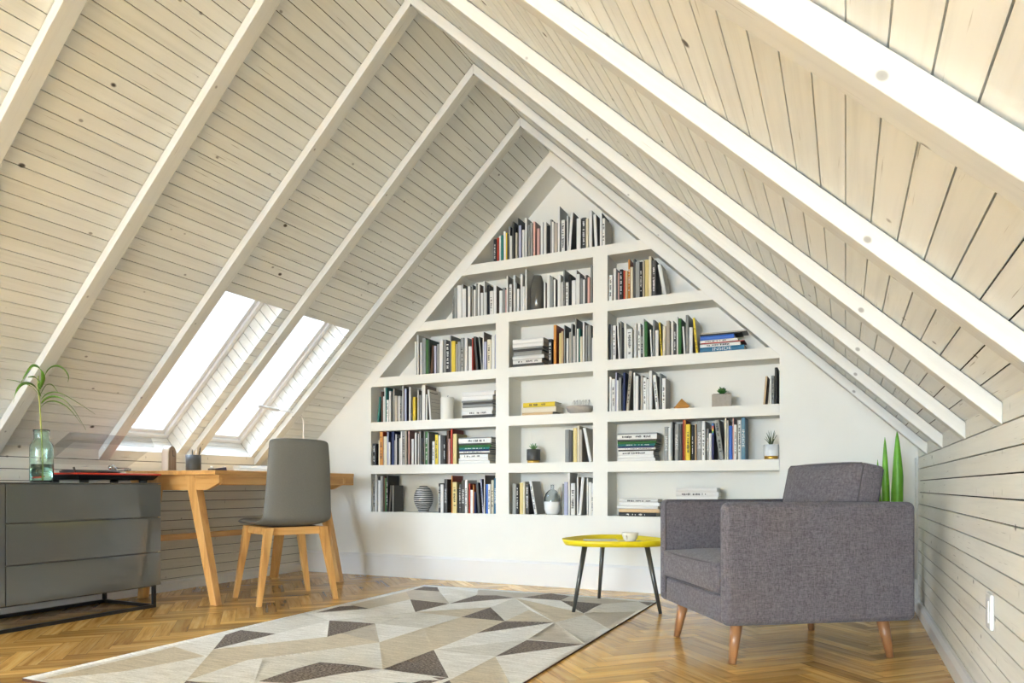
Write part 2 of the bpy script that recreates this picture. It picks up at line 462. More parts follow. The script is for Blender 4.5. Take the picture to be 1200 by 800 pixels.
    ('D1', -0.452, 0.025, 0.232, 0.162, 0.007, 'white', '-', 0.1),
    ('D1', -0.4255, 0.012, 0.241, 0.155, 0.011, 'lavender', '-', 0.0),
    ('D2', -0.021, 0.025, 0.171, 0.125, 0.005, 'black', 'l', -0.2),
    ('D2', 0.016, 0.02, 0.263, 0.156, 0.005, 'orange', '-', 0.0),
    ('D2', 0.053, 0.017, 0.206, 0.152, 0.01, 'sand', '-', 0.1),
    ('D2', 0.072, 0.015, 0.215, 0.157, 0.0, 'tan', '-', 0.1),
    ('D2', 0.092, 0.008, 0.254, 0.162, 0.001, 'grey', '-', 0.0),
    ('D2', 0.108, 0.015, 0.165, 0.141, 0.004, 'white', '-', 0.2),
    ('D2', 0.126, 0.013, 0.207, 0.162, 0.011, 'beige', '-', -0.1),
    ('D2', 0.141, 0.012, 0.259, 0.166, 0.005, 'grey', '-', 0.0),
    ('D2', 0.156, 0.011, 0.177, 0.149, 0.008, 'white', '-', -0.2),
    ('D2', 0.17, 0.01, 0.29, 0.157, 0.002, 'grey', '-', 0.0),
    ('D2', 0.181, 0.011, 0.223, 0.162, 0.007, 'white', '-', 0.1),
    ('D2', 0.195, 0.009, 0.224, 0.169, 0.012, 'teal', '-', -0.1),
    ('D2', 0.205, 0.016, 0.169, 0.143, 0.004, 'cream', '-', 0.0),
    ('D2', 0.224, 0.013, 0.264, 0.168, 0.0, 'white', '-', 0.1),
    ('D2', 0.24, 0.013, 0.24, 0.152, 0.007, 'grey', '-', 0.1),
    ('D2', 0.258, 0.023, 0.238, 0.162, 0.002, 'grey', '-', -0.1),
    ('D2', 0.284, 0.012, 0.155, 0.144, 0.011, 'white', '-', 0.0),
    ('E1', -0.765, 0.012, 0.162, 0.136, 0.005, 'grey', 'l', 0.0),
    ('E1', -0.75, 0.022, 0.221, 0.155, 0.003, 'grey', '-', 0.0),
    ('E1', -0.726, 0.035, 0.234, 0.169, 0.005, 'white', '-', -0.1),
    ('E1', -0.689, 0.008, 0.242, 0.169, 0.011, 'white', '-', 0.0),
    ('E1', -0.679, 0.026, 0.205, 0.162, 0.003, 'white', '-', 0.0),
    ('E1', -0.641, 0.022, 0.219, 0.17, 0.006, 'white', '-', 0.0),
    ('E1', -0.606, 0.009, 0.224, 0.158, 0.004, 'grey', '-', 0.1),
    ('E1', -0.595, 0.017, 0.188, 0.155, 0.006, 'white', '-', 0.2),
    ('E1', -0.576, 0.013, 0.23, 0.156, 0.006, 'grey', '-', 0.1),
    ('E1', -0.5615, 0.017, 0.223, 0.152, 0.007, 'white', '-', 0.1),
    ('E1', -0.536, 0.018, 0.16, 0.138, 0.004, 'white', '-', 0.0),
    ('E1', -0.515, 0.01, 0.242, 0.166, 0.01, 'white', '-', 0.0),
    ('E1', -0.502, 0.013, 0.159, 0.125, 0.006, 'white', '-', -0.2),
    ('E1', -0.487, 0.019, 0.209, 0.155, 0.011, 'black', '-', -0.1),
    ('E1', -0.464, 0.028, 0.164, 0.148, 0.003, 'white', 'l', 0.0),
    ('E1', -0.433, 0.022, 0.197, 0.133, 0.002, 'white', '-', 0.0),
    ('E1', -0.39, 0.023, 0.158, 0.155, 0.004, 'white', '-', 0.2),
    ('E1', -0.364, 0.018, 0.176, 0.143, 0.006, 'grey', '-', 0.0),
    ('E1', -0.344, 0.01, 0.161, 0.144, 0.007, 'pink', '-', -0.0),
    ('E1', -0.332, 0.011, 0.253, 0.165, 0.001, 'white', '-', 0.1),
    ('E1', -0.313, 0.02, 0.193, 0.148, 0.004, 'white', 'l', 0.0),
    ('E1', -0.281, 0.015, 0.251, 0.161, 0.004, 'white', '-', -0.1),
    ('E1', -0.264, 0.009, 0.198, 0.134, 0.006, 'grey', '-', 0.1),
    ('E1', -0.253, 0.015, 0.155, 0.139, 0.004, 'white', '-', 0.2),
    ('E1', -0.23, 0.016, 0.255, 0.165, 0.007, 'white', '-', 0.0),
    ('E1', -0.211, 0.015, 0.166, 0.126, 0.003, 'white', '-', -0.2),
    ('E1', -0.195, 0.011, 0.284, 0.159, 0.011, 'white', '-', 0.1),
    ('E1', -0.056, 0.013, 0.177, 0.152, 0.007, 'white', '-', -0.2),
    ('E1', -0.034, 0.022, 0.222, 0.15, 0.009, 'white', '-', 0.0),
    ('E1', -0.009, 0.019, 0.209, 0.159, 0.007, 'grey', '-', -0.1),
    ('E1', 0.015, 0.014, 0.186, 0.146, 0.008, 'white', '-', 0.0),
    ('E1', 0.042, 0.022, 0.217, 0.16, 0.011, 'white', '-', -0.0),
    ('E1', 0.071, 0.012, 0.162, 0.137, 0.005, 'white', '-', 0.0),
    ('E1', 0.087, 0.011, 0.242, 0.167, 0.002, 'grey', 'l', 0.1),
    ('E1', 0.102, 0.018, 0.158, 0.134, 0.01, 'white', 'l', 0.0),
    ('E1', 0.122, 0.017, 0.208, 0.151, 0.01, 'black', '-', -0.1),
    ('E1', 0.145, 0.027, 0.164, 0.146, 0.005, 'white', '-', 0.2),
    ('E1', 0.174, 0.007, 0.231, 0.156, 0.009, 'white', '-', -0.1),
    ('E1', 0.182, 0.021, 0.2, 0.152, 0.002, 'white', '-', 0.0),
    ('E1', 0.206, 0.017, 0.172, 0.139, 0.007, 'grey', '-', -0.2),
    ('E1', 0.225, 0.014, 0.16, 0.14, 0.004, 'white', '-', 0.0),
    ('E1', 0.242, 0.013, 0.188, 0.13, 0.007, 'charcoal', '-', 0.2),
    ('E1', 0.257, 0.017, 0.171, 0.149, 0.001, 'pink', '-', 0.2),
    ('E1', 0.2755, 0.011, 0.252, 0.155, 0.01, 'grey', '-', 0.1),
    ('E3', 0.401, 0.023, 0.169, 0.149, 0.008, 'white', 'l', 0.2),
    ('E3', 0.431, 0.018, 0.207, 0.151, 0.009, 'white', '-', 0.0),
    ('E3', 0.451, 0.012, 0.193, 0.154, 0.012, 'charcoal', '-', 0.0),
    ('E3', 0.465, 0.007, 0.174, 0.146, 0.001, 'pink', '-', 0.2),
    ('E3', 0.474, 0.021, 0.194, 0.15, 0.003, 'black', 'l', -0.1),
    ('E3', 0.497, 0.012, 0.187, 0.144, 0.011, 'red', '-', 0.0),
    ('E3', 0.512, 0.016, 0.18, 0.146, 0.002, 'tan', '-', 0.0),
    ('E3', 0.529, 0.012, 0.254, 0.156, 0.011, 'orange', 'l', 0.0),
    ('E3', 0.544, 0.017, 0.202, 0.153, 0.007, 'cream', '-', -0.1),
    ('E3', 0.565, 0.012, 0.249, 0.158, 0.002, 'charcoal', '-', 0.0),
    ('E3', 0.579, 0.026, 0.23, 0.162, 0.001, 'grey', '-', 0.0),
    ('E3', 0.607, 0.016, 0.227, 0.152, 0.005, 'black', 'l', 0.0),
    ('E3', 0.627, 0.009, 0.232, 0.151, 0.001, 'beige', '-', -0.1),
    ('E3', 0.637, 0.027, 0.236, 0.162, 0.009, 'sand', '-', 0.1),
    ('E3', 0.666, 0.016, 0.252, 0.168, 0.002, 'cream', '-', 0.0),
    ('E3', 0.684, 0.025, 0.225, 0.159, 0.004, 'charcoal', 'l', 0.1),
    ('E3', 0.754, 0.022, 0.196, 0.143, 0.006, 'white', '-', -10.1),
    ('D3', 0.404, 0.008, 0.231, 0.169, 0.004, 'black', '-', -0.0),
    ('D3', 0.4135, 0.011, 0.227, 0.151, 0.008, 'grey', '-', -0.1),
    ('D3', 0.427, 0.02, 0.221, 0.153, 0.008, 'white', 'l', 0.0),
    ('D3', 0.465, 0.01, 0.24, 0.16, 0.011, 'white', '-', -2.6),
    ('D3', 0.477, 0.008, 0.243, 0.161, 0.007, 'grey', '-', 0.0),
    ('D3', 0.486, 0.015, 0.201, 0.155, 0.007, 'black', '-', 0.1),
    ('D3', 0.503, 0.016, 0.227, 0.155, 0.009, 'white', '-', 0.0),
    ('D3', 0.523, 0.035, 0.188, 0.141, 0.002, 'white', 'l', -0.2),
    ('D3', 0.569, 0.016, 0.221, 0.155, 0.004, 'white', '-', 0.0),
    ('D3', 0.594, 0.018, 0.216, 0.165, 0.002, 'white', 'l', 0.0),
    ('D3', 0.614, 0.011, 0.191, 0.146, 0.008, 'charcoal', 'l', -0.1),
    ('D3', 0.627, 0.007, 0.246, 0.152, 0.008, 'white', '-', -0.1),
    ('D3', 0.637, 0.019, 0.225, 0.152, 0.001, 'green', '-', -0.1),
    ('D3', 0.68, 0.008, 0.17, 0.143, 0.003, 'white', '-', -3.0),
    ('D3', 0.69, 0.012, 0.231, 0.168, 0.006, 'grey', '-', 0.0),
    ('D3', 0.704, 0.021, 0.165, 0.135, 0.01, 'white', '-', 0.2),
    ('D3', 0.742, 0.009, 0.213, 0.151, 0.009, 'yellow', 'l', -3.9),
    ('D3', 0.753, 0.017, 0.186, 0.127, 0.002, 'cream', '-', 0.2),
    ('D3', 0.773, 0.022, 0.218, 0.169, 0.008, 'beige', '-', 0.0),
    ('D3', 0.797, 0.007, 0.17, 0.132, 0.001, 'charcoal', '-', 0.0),
    ('D3', 0.805, 0.014, 0.215, 0.169, 0.008, 'white', '-', 0.0),
    ('D3', 0.822, 0.016, 0.192, 0.15, 0.002, 'charcoal', 'l', 0.0),
    ('D3', 0.84, 0.009, 0.235, 0.162, 0.004, 'white', '-', -0.1),
    ('D3', 0.85, 0.019, 0.223, 0.155, 0.004, 'green', '-', 0.1),
    ('D3', 0.885, 0.011, 0.171, 0.143, 0.004, 'white', '-', -3.5),
    ('D3', 0.897, 0.016, 0.24, 0.158, 0.002, 'grey', '-', 0.0),
    ('D3', 0.916, 0.021, 0.163, 0.15, 0.008, 'white', '-', 0.2),
    ('D3', 0.959, 0.013, 0.219, 0.166, 0.005, 'yellow', 'l', -5.4),
    ('A3', 0.405, 0.014, 0.225, 0.167, 0.006, 'white', '-', -0.0),
    ('A3', 0.421, 0.023, 0.21, 0.162, 0.007, 'white', 'l', -0.1),
    ('A3', 0.447, 0.008, 0.252, 0.165, 0.005, 'lavender', '-', 0.0),
    ('A3', 0.456, 0.012, 0.199, 0.128, 0.0, 'white', '-', 0.0),
    ('A3', 0.47, 0.016, 0.214, 0.154, 0.0, 'grey', '-', 0.0),
    ('A3', 0.489, 0.009, 0.175, 0.152, 0.006, 'black', '-', -0.2),
    ('A3', 0.4995, 0.013, 0.246, 0.165, 0.0, 'navy', '-', -0.1),
    ('A3', 0.514, 0.019, 0.256, 0.159, 0.011, 'beige', 'l', 4.8),
    ('A3', 0.566, 0.011, 0.241, 0.162, 0.005, 'white', '-', -0.1),
    ('A3', 0.578, 0.019, 0.218, 0.159, 0.001, 'white', '-', 0.1),
    ('A3', 0.599, 0.01, 0.215, 0.153, 0.002, 'black', '-', 0.0),
    ('A3', 0.611, 0.016, 0.22, 0.157, 0.005, 'beige', '-', 0.0),
    ('A3', 0.629, 0.022, 0.206, 0.168, 0.002, 'white', 'l', 0.0),
    ('A3', 0.653, 0.012, 0.194, 0.133, 0.003, 'white', '-', 0.0),
    ('A3', 0.667, 0.019, 0.247, 0.153, 0.003, 'white', '-', -0.1),
    ('A3', 0.709, 0.02, 0.217, 0.155, 0.006, 'white', 'l', -5.3),
    ('A3', 0.732, 0.009, 0.226, 0.151, 0.011, 'grey', '-', 0.1),
    ('A3', 0.747, 0.022, 0.194, 0.136, 0.011, 'white', 'l', 0.0),
    ('A3', 1.351, 0.011, 0.167, 0.146, 0.008, 'tan', '-', 4.6),
    ('A3', 1.389, 0.008, 0.169, 0.139, 0.011, 'white', '-', 0.0),
    ('A3', 1.399, 0.013, 0.168, 0.129, 0.008, 'grey', 'l', 0.2),
    ('A3', 1.415, 0.015, 0.215, 0.156, 0.008, 'black', '-', 0.1),
    ('B3', 0.764, 0.024, 0.212, 0.165, 0.002, 'grey', 'I', 0.0),
    ('B3', 0.79, 0.016, 0.207, 0.154, 0.0, 'white', '-', 0.0),
    ('B3', 0.807, 0.009, 0.242, 0.155, 0.001, 'grey', '-', 0.1),
    ('B3', 0.827, 0.023, 0.229, 0.158, 0.012, 'grey', 'I', 0.1),
    ('B3', 0.854, 0.02, 0.228, 0.157, 0.004, 'charcoal', '-', 0.0),
    ('B3', 0.879, 0.007, 0.251, 0.159, 0.003, 'red', '-', 0.0),
    ('B3', 0.8875, 0.009, 0.25, 0.165, 0.009, 'orange', '-', -0.1),
    ('B3', 0.8975, 0.0265, 0.223, 0.153, 0.003, 'yellow', 'l', 0.0),
    ('B3', 0.931, 0.012, 0.218, 0.163, 0.011, 'black', 'l', 0.0),
    ('B3', 0.945, 0.007, 0.206, 0.163, 0.005, 'black', '-', -0.1),
    ('B3', 0.954, 0.008, 0.221, 0.17, 0.0, 'tan', '-', 0.0),
    ('B3', 0.964, 0.029, 0.24, 0.151, 0.009, 'grey', 'I', -0.1),
    ('B3', 0.995, 0.02, 0.239, 0.158, 0.001, 'white', 'l', 0.0),
    ('B3', 1.021, 0.014, 0.191, 0.141, 0.012, 'grey', 'I', 0.0),
    ('B3', 1.036, 0.017, 0.163, 0.141, 0.004, 'white', '-', 0.2),
    ('B3', 1.055, 0.012, 0.225, 0.152, 0.001, 'rainbow', '-', 0.0),
    ('B3', 1.0985, 0.027, 0.243, 0.168, 0.006, 'grey', 'l', -7.2),
    ('B3', 1.131, 0.009, 0.251, 0.169, 0.001, 'cream', '-', 0.1),
    ('B3', 1.142, 0.012, 0.237, 0.155, 0.001, 'beige', '-', 0.0),
    ('B3', 1.156, 0.019, 0.204, 0.158, 0.001, 'blue', '-', -0.1),
    ('B3', 1.177, 0.007, 0.251, 0.155, 0.005, 'pink', '-', -0.1),
    ('B3', 1.186, 0.015, 0.21, 0.156, 0.001, 'white', 'l', -0.1),
    ('B3', 1.206, 0.019, 0.234, 0.151, 0.012, 'white', 'l', -0.1),
    ('B3', 1.227, 0.022, 0.251, 0.154, 0.006, 'steel', 'I', 0.0),
    ('B2', 0.098, 0.028, 0.216, 0.158, 0.006, 'grey', '-', 0.0),
    ('B2', 0.128, 0.021, 0.209, 0.152, 0.004, 'charcoal', '-', 0.1),
    ('B2', 0.154, 0.027, 0.227, 0.152, 0.007, 'sand', '-', 0.1),
    ('B2', 0.184, 0.015, 0.239, 0.168, 0.007, 'cream', '-', -0.1),
    ('B2', 0.201, 0.018, 0.213, 0.167, 0.003, 'beige', '-', -0.0),
    ('B2', 0.266, 0.02, 0.227, 0.15, 0.006, 'white', '-', -10.9),
    ('C2', -0.29, 0.027, 0.21, 0.16, 0.007, 'grey', '-', 0.1),
    ('C2', -0.261, 0.018, 0.205, 0.158, 0.008, 'black', 'l', 0.0),
    ('C2', -0.237, 0.026, 0.215, 0.165, 0.011, 'sand', '-', -0.0),
    ('C2', -0.208, 0.015, 0.223, 0.156, 0.005, 'cream', '-', -0.1),
    ('C2', -0.187, 0.023, 0.205, 0.167, 0.003, 'charcoal', 'l', -0.1),
    ('C2', -0.123, 0.019, 0.226, 0.152, 0.004, 'white', 'l', -10.0),
    ('C2', 0.078, 0.013, 0.209, 0.152, 0.009, 'grey', '-', -0.1),
    ('C2', 0.092, 0.025, 0.22, 0.166, 0.004, 'lavender', '-', 0.1),
    ('C2', 0.122, 0.013, 0.28, 0.153, 0.001, 'white', '-', 0.1),
    ('C2', 0.141, 0.029, 0.212, 0.155, 0.001, 'white', 'k', -0.1),
    ('C2', 0.181, 0.011, 0.252, 0.159, 0.007, 'white', '-', 0.1),
    ('C2', 0.194, 0.019, 0.251, 0.155, 0.001, 'white', '-', 4.9),
    ('C2', 0.253, 0.008, 0.247, 0.164, 0.001, 'white', '-', 0.0),
    ('C2', 0.263, 0.021, 0.219, 0.154, 0.003, 'white', '-', -0.1),
    ('C2', 0.286, 0.01, 0.211, 0.157, 0.001, 'white', 'k', 0.0),
    ('F', -0.435, 0.023, 0.157, 0.138, 0.004, 'black', 'l', 0.2),
    ('F', -0.409, 0.016, 0.165, 0.148, 0.007, 'red', '-', 0.0),
    ('F', -0.391, 0.012, 0.177, 0.152, 0.008, 'white', '-', 0.0),
    ('F', -0.377, 0.015, 0.178, 0.148, 0.007, 'teal', '-', -0.2),
    ('F', -0.359, 0.017, 0.202, 0.159, 0.01, 'white', '-', -0.1),
    ('F', -0.341, 0.009, 0.191, 0.145, 0.011, 'yellow', '-', 0.1),
    ('F', -0.329, 0.008, 0.183, 0.147, 0.008, 'black', '-', 0.0),
    ('F', -0.32, 0.012, 0.231, 0.155, 0.01, 'grey', '-', 0.0),
    ('F', -0.306, 0.014, 0.161, 0.136, 0.002, 'white', '-', 0.0),
    ('F', -0.289, 0.013, 0.256, 0.151, 0.002, 'charcoal', '-', 0.1),
    ('F', -0.273, 0.009, 0.221, 0.155, 0.008, 'black', '-', 0.1),
    ('F', -0.2625, 0.0115, 0.176, 0.134, 0.001, 'cream', '-', 0.0),
    ('F', -0.247, 0.007, 0.276, 0.165, 0.007, 'charcoal', '-', -0.1),
    ('F', -0.239, 0.018, 0.222, 0.151, 0.001, 'lavender', '-', -0.0),
    ('F', -0.216, 0.018, 0.189, 0.129, 0.004, 'white', '-', 0.0),
    ('F', -0.196, 0.013, 0.27, 0.167, 0.011, 'white', '-', 0.1),
    ('F', -0.173, 0.017, 0.217, 0.162, 0.003, 'grey', '-', 0.1),
    ('F', -0.154, 0.017, 0.226, 0.159, 0.004, 'grey', '-', -0.1),
    ('F', -0.13, 0.014, 0.231, 0.157, 0.0, 'pink', '-', 0.0),
    ('F', -0.108, 0.02, 0.184, 0.143, 0.01, 'pink', '-', 0.0),
    ('F', -0.077, 0.017, 0.219, 0.165, 0.001, 'white', '-', 0.1),
    ('F', -0.056, 0.021, 0.216, 0.161, 0.002, 'white', '-', -0.1),
    ('F', -0.032, 0.021, 0.189, 0.146, 0.005, 'black', '-', -0.2),
    ('F', -0.0095, 0.013, 0.229, 0.169, 0.01, 'grey', '-', -0.1),
    ('F', 0.005, 0.013, 0.211, 0.152, 0.004, 'white', '-', -0.1),
    ('F', 0.019, 0.025, 0.2, 0.168, 0.006, 'beige', '-', 0.1),
    ('F', 0.047, 0.014, 0.308, 0.159, 0.005, 'white', '-', 0.0),
    ('F', 0.069, 0.025, 0.213, 0.165, 0.011, 'white', 'k', 0.1),
    ('F', 0.108, 0.011, 0.236, 0.161, 0.012, 'white', '-', 0.1),
    ('F', 0.122, 0.018, 0.252, 0.162, 0.001, 'white', '-', 3.9),
    ('F', 0.179, 0.029, 0.205, 0.166, 0.005, 'white', '-', 0.1),
    ('F', 0.213, 0.029, 0.206, 0.151, 0.012, 'charcoal', 'l', 0.1),
    ('F', 0.244, 0.016, 0.195, 0.126, 0.007, 'cream', '-', 0.0),
    ('F', 0.264, 0.021, 0.246, 0.16, 0.011, 'white', '-', -0.1),
    ('F', 0.306, 0.019, 0.212, 0.158, 0.003, 'white', '-', -2.8),
    ('F', 0.342, 0.014, 0.214, 0.156, 0.002, 'white', '-', 0.0),
    ('F', 0.358, 0.018, 0.177, 0.142, 0.004, 'white', 'k', 0.0),
]
STACKED = [
    ('A1', 8, 8, -0.686, -0.435, 1.156, 0.0218, 'charcoal', '-'),
    ('A1', 7, 8, -0.686, -0.448, 1.1778, 0.0257, 'white', 'l'),
    ('A1', 6, 8, -0.686, -0.442, 1.2035, 0.0257, 'white', '-'),
    ('A1', 5, 8, -0.683, -0.442, 1.2291, 0.0225, 'grey', '-'),
    ('A1', 4, 8, -0.681, -0.438, 1.2516, 0.0154, 'charcoal', '-'),
    ('A1', 3, 8, -0.686, -0.448, 1.267, 0.0128, 'grey', '-'),
    ('A1', 2, 8, -0.686, -0.442, 1.2798, 0.0321, 'white', '-'),
    ('A1', 1, 8, -0.686, -0.428, 1.3119, 0.0321, 'white', '-'),
    ('B1', 11, 11, -0.712, -0.465, 0.832, 0.0212, 'white', '-'),
    ('B1', 10, 11, -0.711, -0.475, 0.8532, 0.0182, 'white', '-'),
    ('B1', 9, 11, -0.705, -0.478, 0.8715, 0.0273, 'white', 'l'),
    ('B1', 8, 11, -0.707, -0.468, 0.8988, 0.0097, 'charcoal', '-'),
    ('B1', 7, 11, -0.709, -0.462, 0.9085, 0.0121, 'white', 'l'),
    ('B1', 6, 11, -0.709, -0.472, 0.9206, 0.0121, 'navy', '-'),
    ('B1', 5, 11, -0.71, -0.465, 0.9328, 0.014, 'teal', 'l'),
    ('B1', 4, 11, -0.712, -0.455, 0.9467, 0.0182, 'green', '-'),
    ('B1', 3, 11, -0.712, -0.458, 0.965, 0.0121, 'charcoal', '-'),
    ('B1', 2, 11, -0.712, -0.452, 0.9771, 0.0334, 'white', 'l'),
    ('B1', 1, 11, -0.712, -0.452, 1.0105, 0.0085, 'grey', '-'),
    ('B3', 11, 11, 0.46, 0.705, 0.832, 0.0205, 'white', '-'),
    ('B3', 10, 11, 0.461, 0.697, 0.8525, 0.0175, 'white', '-'),
    ('B3', 9, 11, 0.466, 0.694, 0.87, 0.0263, 'white', 'l'),
    ('B3', 8, 11, 0.465, 0.702, 0.8963, 0.0094, 'charcoal', '-'),
    ('B3', 7, 11, 0.463, 0.708, 0.9056, 0.0117, 'white', 'l'),
    ('B3', 6, 11, 0.463, 0.7, 0.9173, 0.0117, 'navy', '-'),
    ('B3', 5, 11, 0.462, 0.705, 0.929, 0.0134, 'teal', 'l'),
    ('B3', 4, 11, 0.46, 0.713, 0.9425, 0.0175, 'green', '-'),
    ('B3', 3, 11, 0.46, 0.711, 0.96, 0.0117, 'charcoal', '-'),
    ('B3', 2, 11, 0.46, 0.716, 0.9717, 0.0321, 'white', 'l'),
    ('B3', 1, 11, 0.46, 0.716, 1.0038, 0.0082, 'grey', '-'),
    ('D2', 8, 8, -0.287, -0.058, 1.491, 0.021, 'charcoal', '-'),
    ('D2', 7, 8, -0.287, -0.071, 1.512, 0.0286, 'white', 'l'),
    ('D2', 6, 8, -0.287, -0.052, 1.5407, 0.0255, 'white', '-'),
    ('D2', 5, 8, -0.281, -0.071, 1.5661, 0.0306, 'grey', '-'),
    ('D2', 4, 8, -0.283, -0.061, 1.5967, 0.0153, 'charcoal', '-'),
    ('D2', 3, 8, -0.287, -0.065, 1.612, 0.0127, 'grey', '-'),
    ('D2', 2, 8, -0.287, -0.058, 1.6247, 0.0286, 'white', '-'),
    ('D2', 1, 8, -0.287, -0.058, 1.6534, 0.0286, 'white', '-'),
    ('D3', 7, 7, 0.983, 1.244, 1.491, 0.0305, 'ocean', 'I'),
    ('D3', 6, 7, 0.983, 1.22, 1.5215, 0.0211, 'white', 'l'),
    ('D3', 5, 7, 0.989, 1.244, 1.5426, 0.0059, 'red', '-'),
    ('D3', 4, 7, 0.983, 1.205, 1.5484, 0.0176, 'white', 'l'),
    ('D3', 3, 7, 0.983, 1.185, 1.566, 0.0264, 'blue', '-'),
    ('D3', 2, 7, 0.983, 1.225, 1.5924, 0.0088, 'black', '-'),
    ('D3', 1, 7, 0.989, 1.254, 1.6012, 0.0088, 'beige', '-'),
    ('A2', 3, 3, -0.215, 0.01, 1.156, 0.0175, 'tan', '-'),
    ('A2', 2, 3, -0.219, 0.033, 1.1735, 0.0366, 'cream', '-'),
    ('A2', 1, 3, -0.209, 0.025, 1.2101, 0.0319, 'yellow', 'l'),
    ('C3L', 5, 5, 0.468, 0.712, 0.48, 0.0239, 'black', 'l'),
    ('C3L', 4, 5, 0.471, 0.733, 0.5039, 0.0239, 'tan', '-'),
    ('C3L', 3, 5, 0.454, 0.722, 0.5277, 0.0175, 'white', '-'),
    ('C3L', 2, 5, 0.473, 0.733, 0.5452, 0.0239, 'white', '-'),
    ('C3L', 1, 5, 0.471, 0.722, 0.5691, 0.0199, 'white', 'l'),
    ('C3R', 7, 7, 0.843, 1.09, 0.48, 0.0295, 'beige', '-'),
    ('C3R', 6, 7, 0.837, 1.085, 0.5095, 0.026, 'white', '-'),
    ('C3R', 5, 7, 0.837, 1.09, 0.5355, 0.026, 'white', '-'),
    ('C3R', 4, 7, 0.84, 1.095, 0.5615, 0.0208, 'grey', '-'),
    ('C3R', 3, 7, 0.84, 1.09, 0.5823, 0.026, 'white', '-'),
    ('C3R', 2, 7, 0.837, 1.095, 0.6083, 0.0277, 'white', 'l'),
    ('C3R', 1, 7, 0.837, 1.085, 0.636, 0.026, 'white', '-'),
]
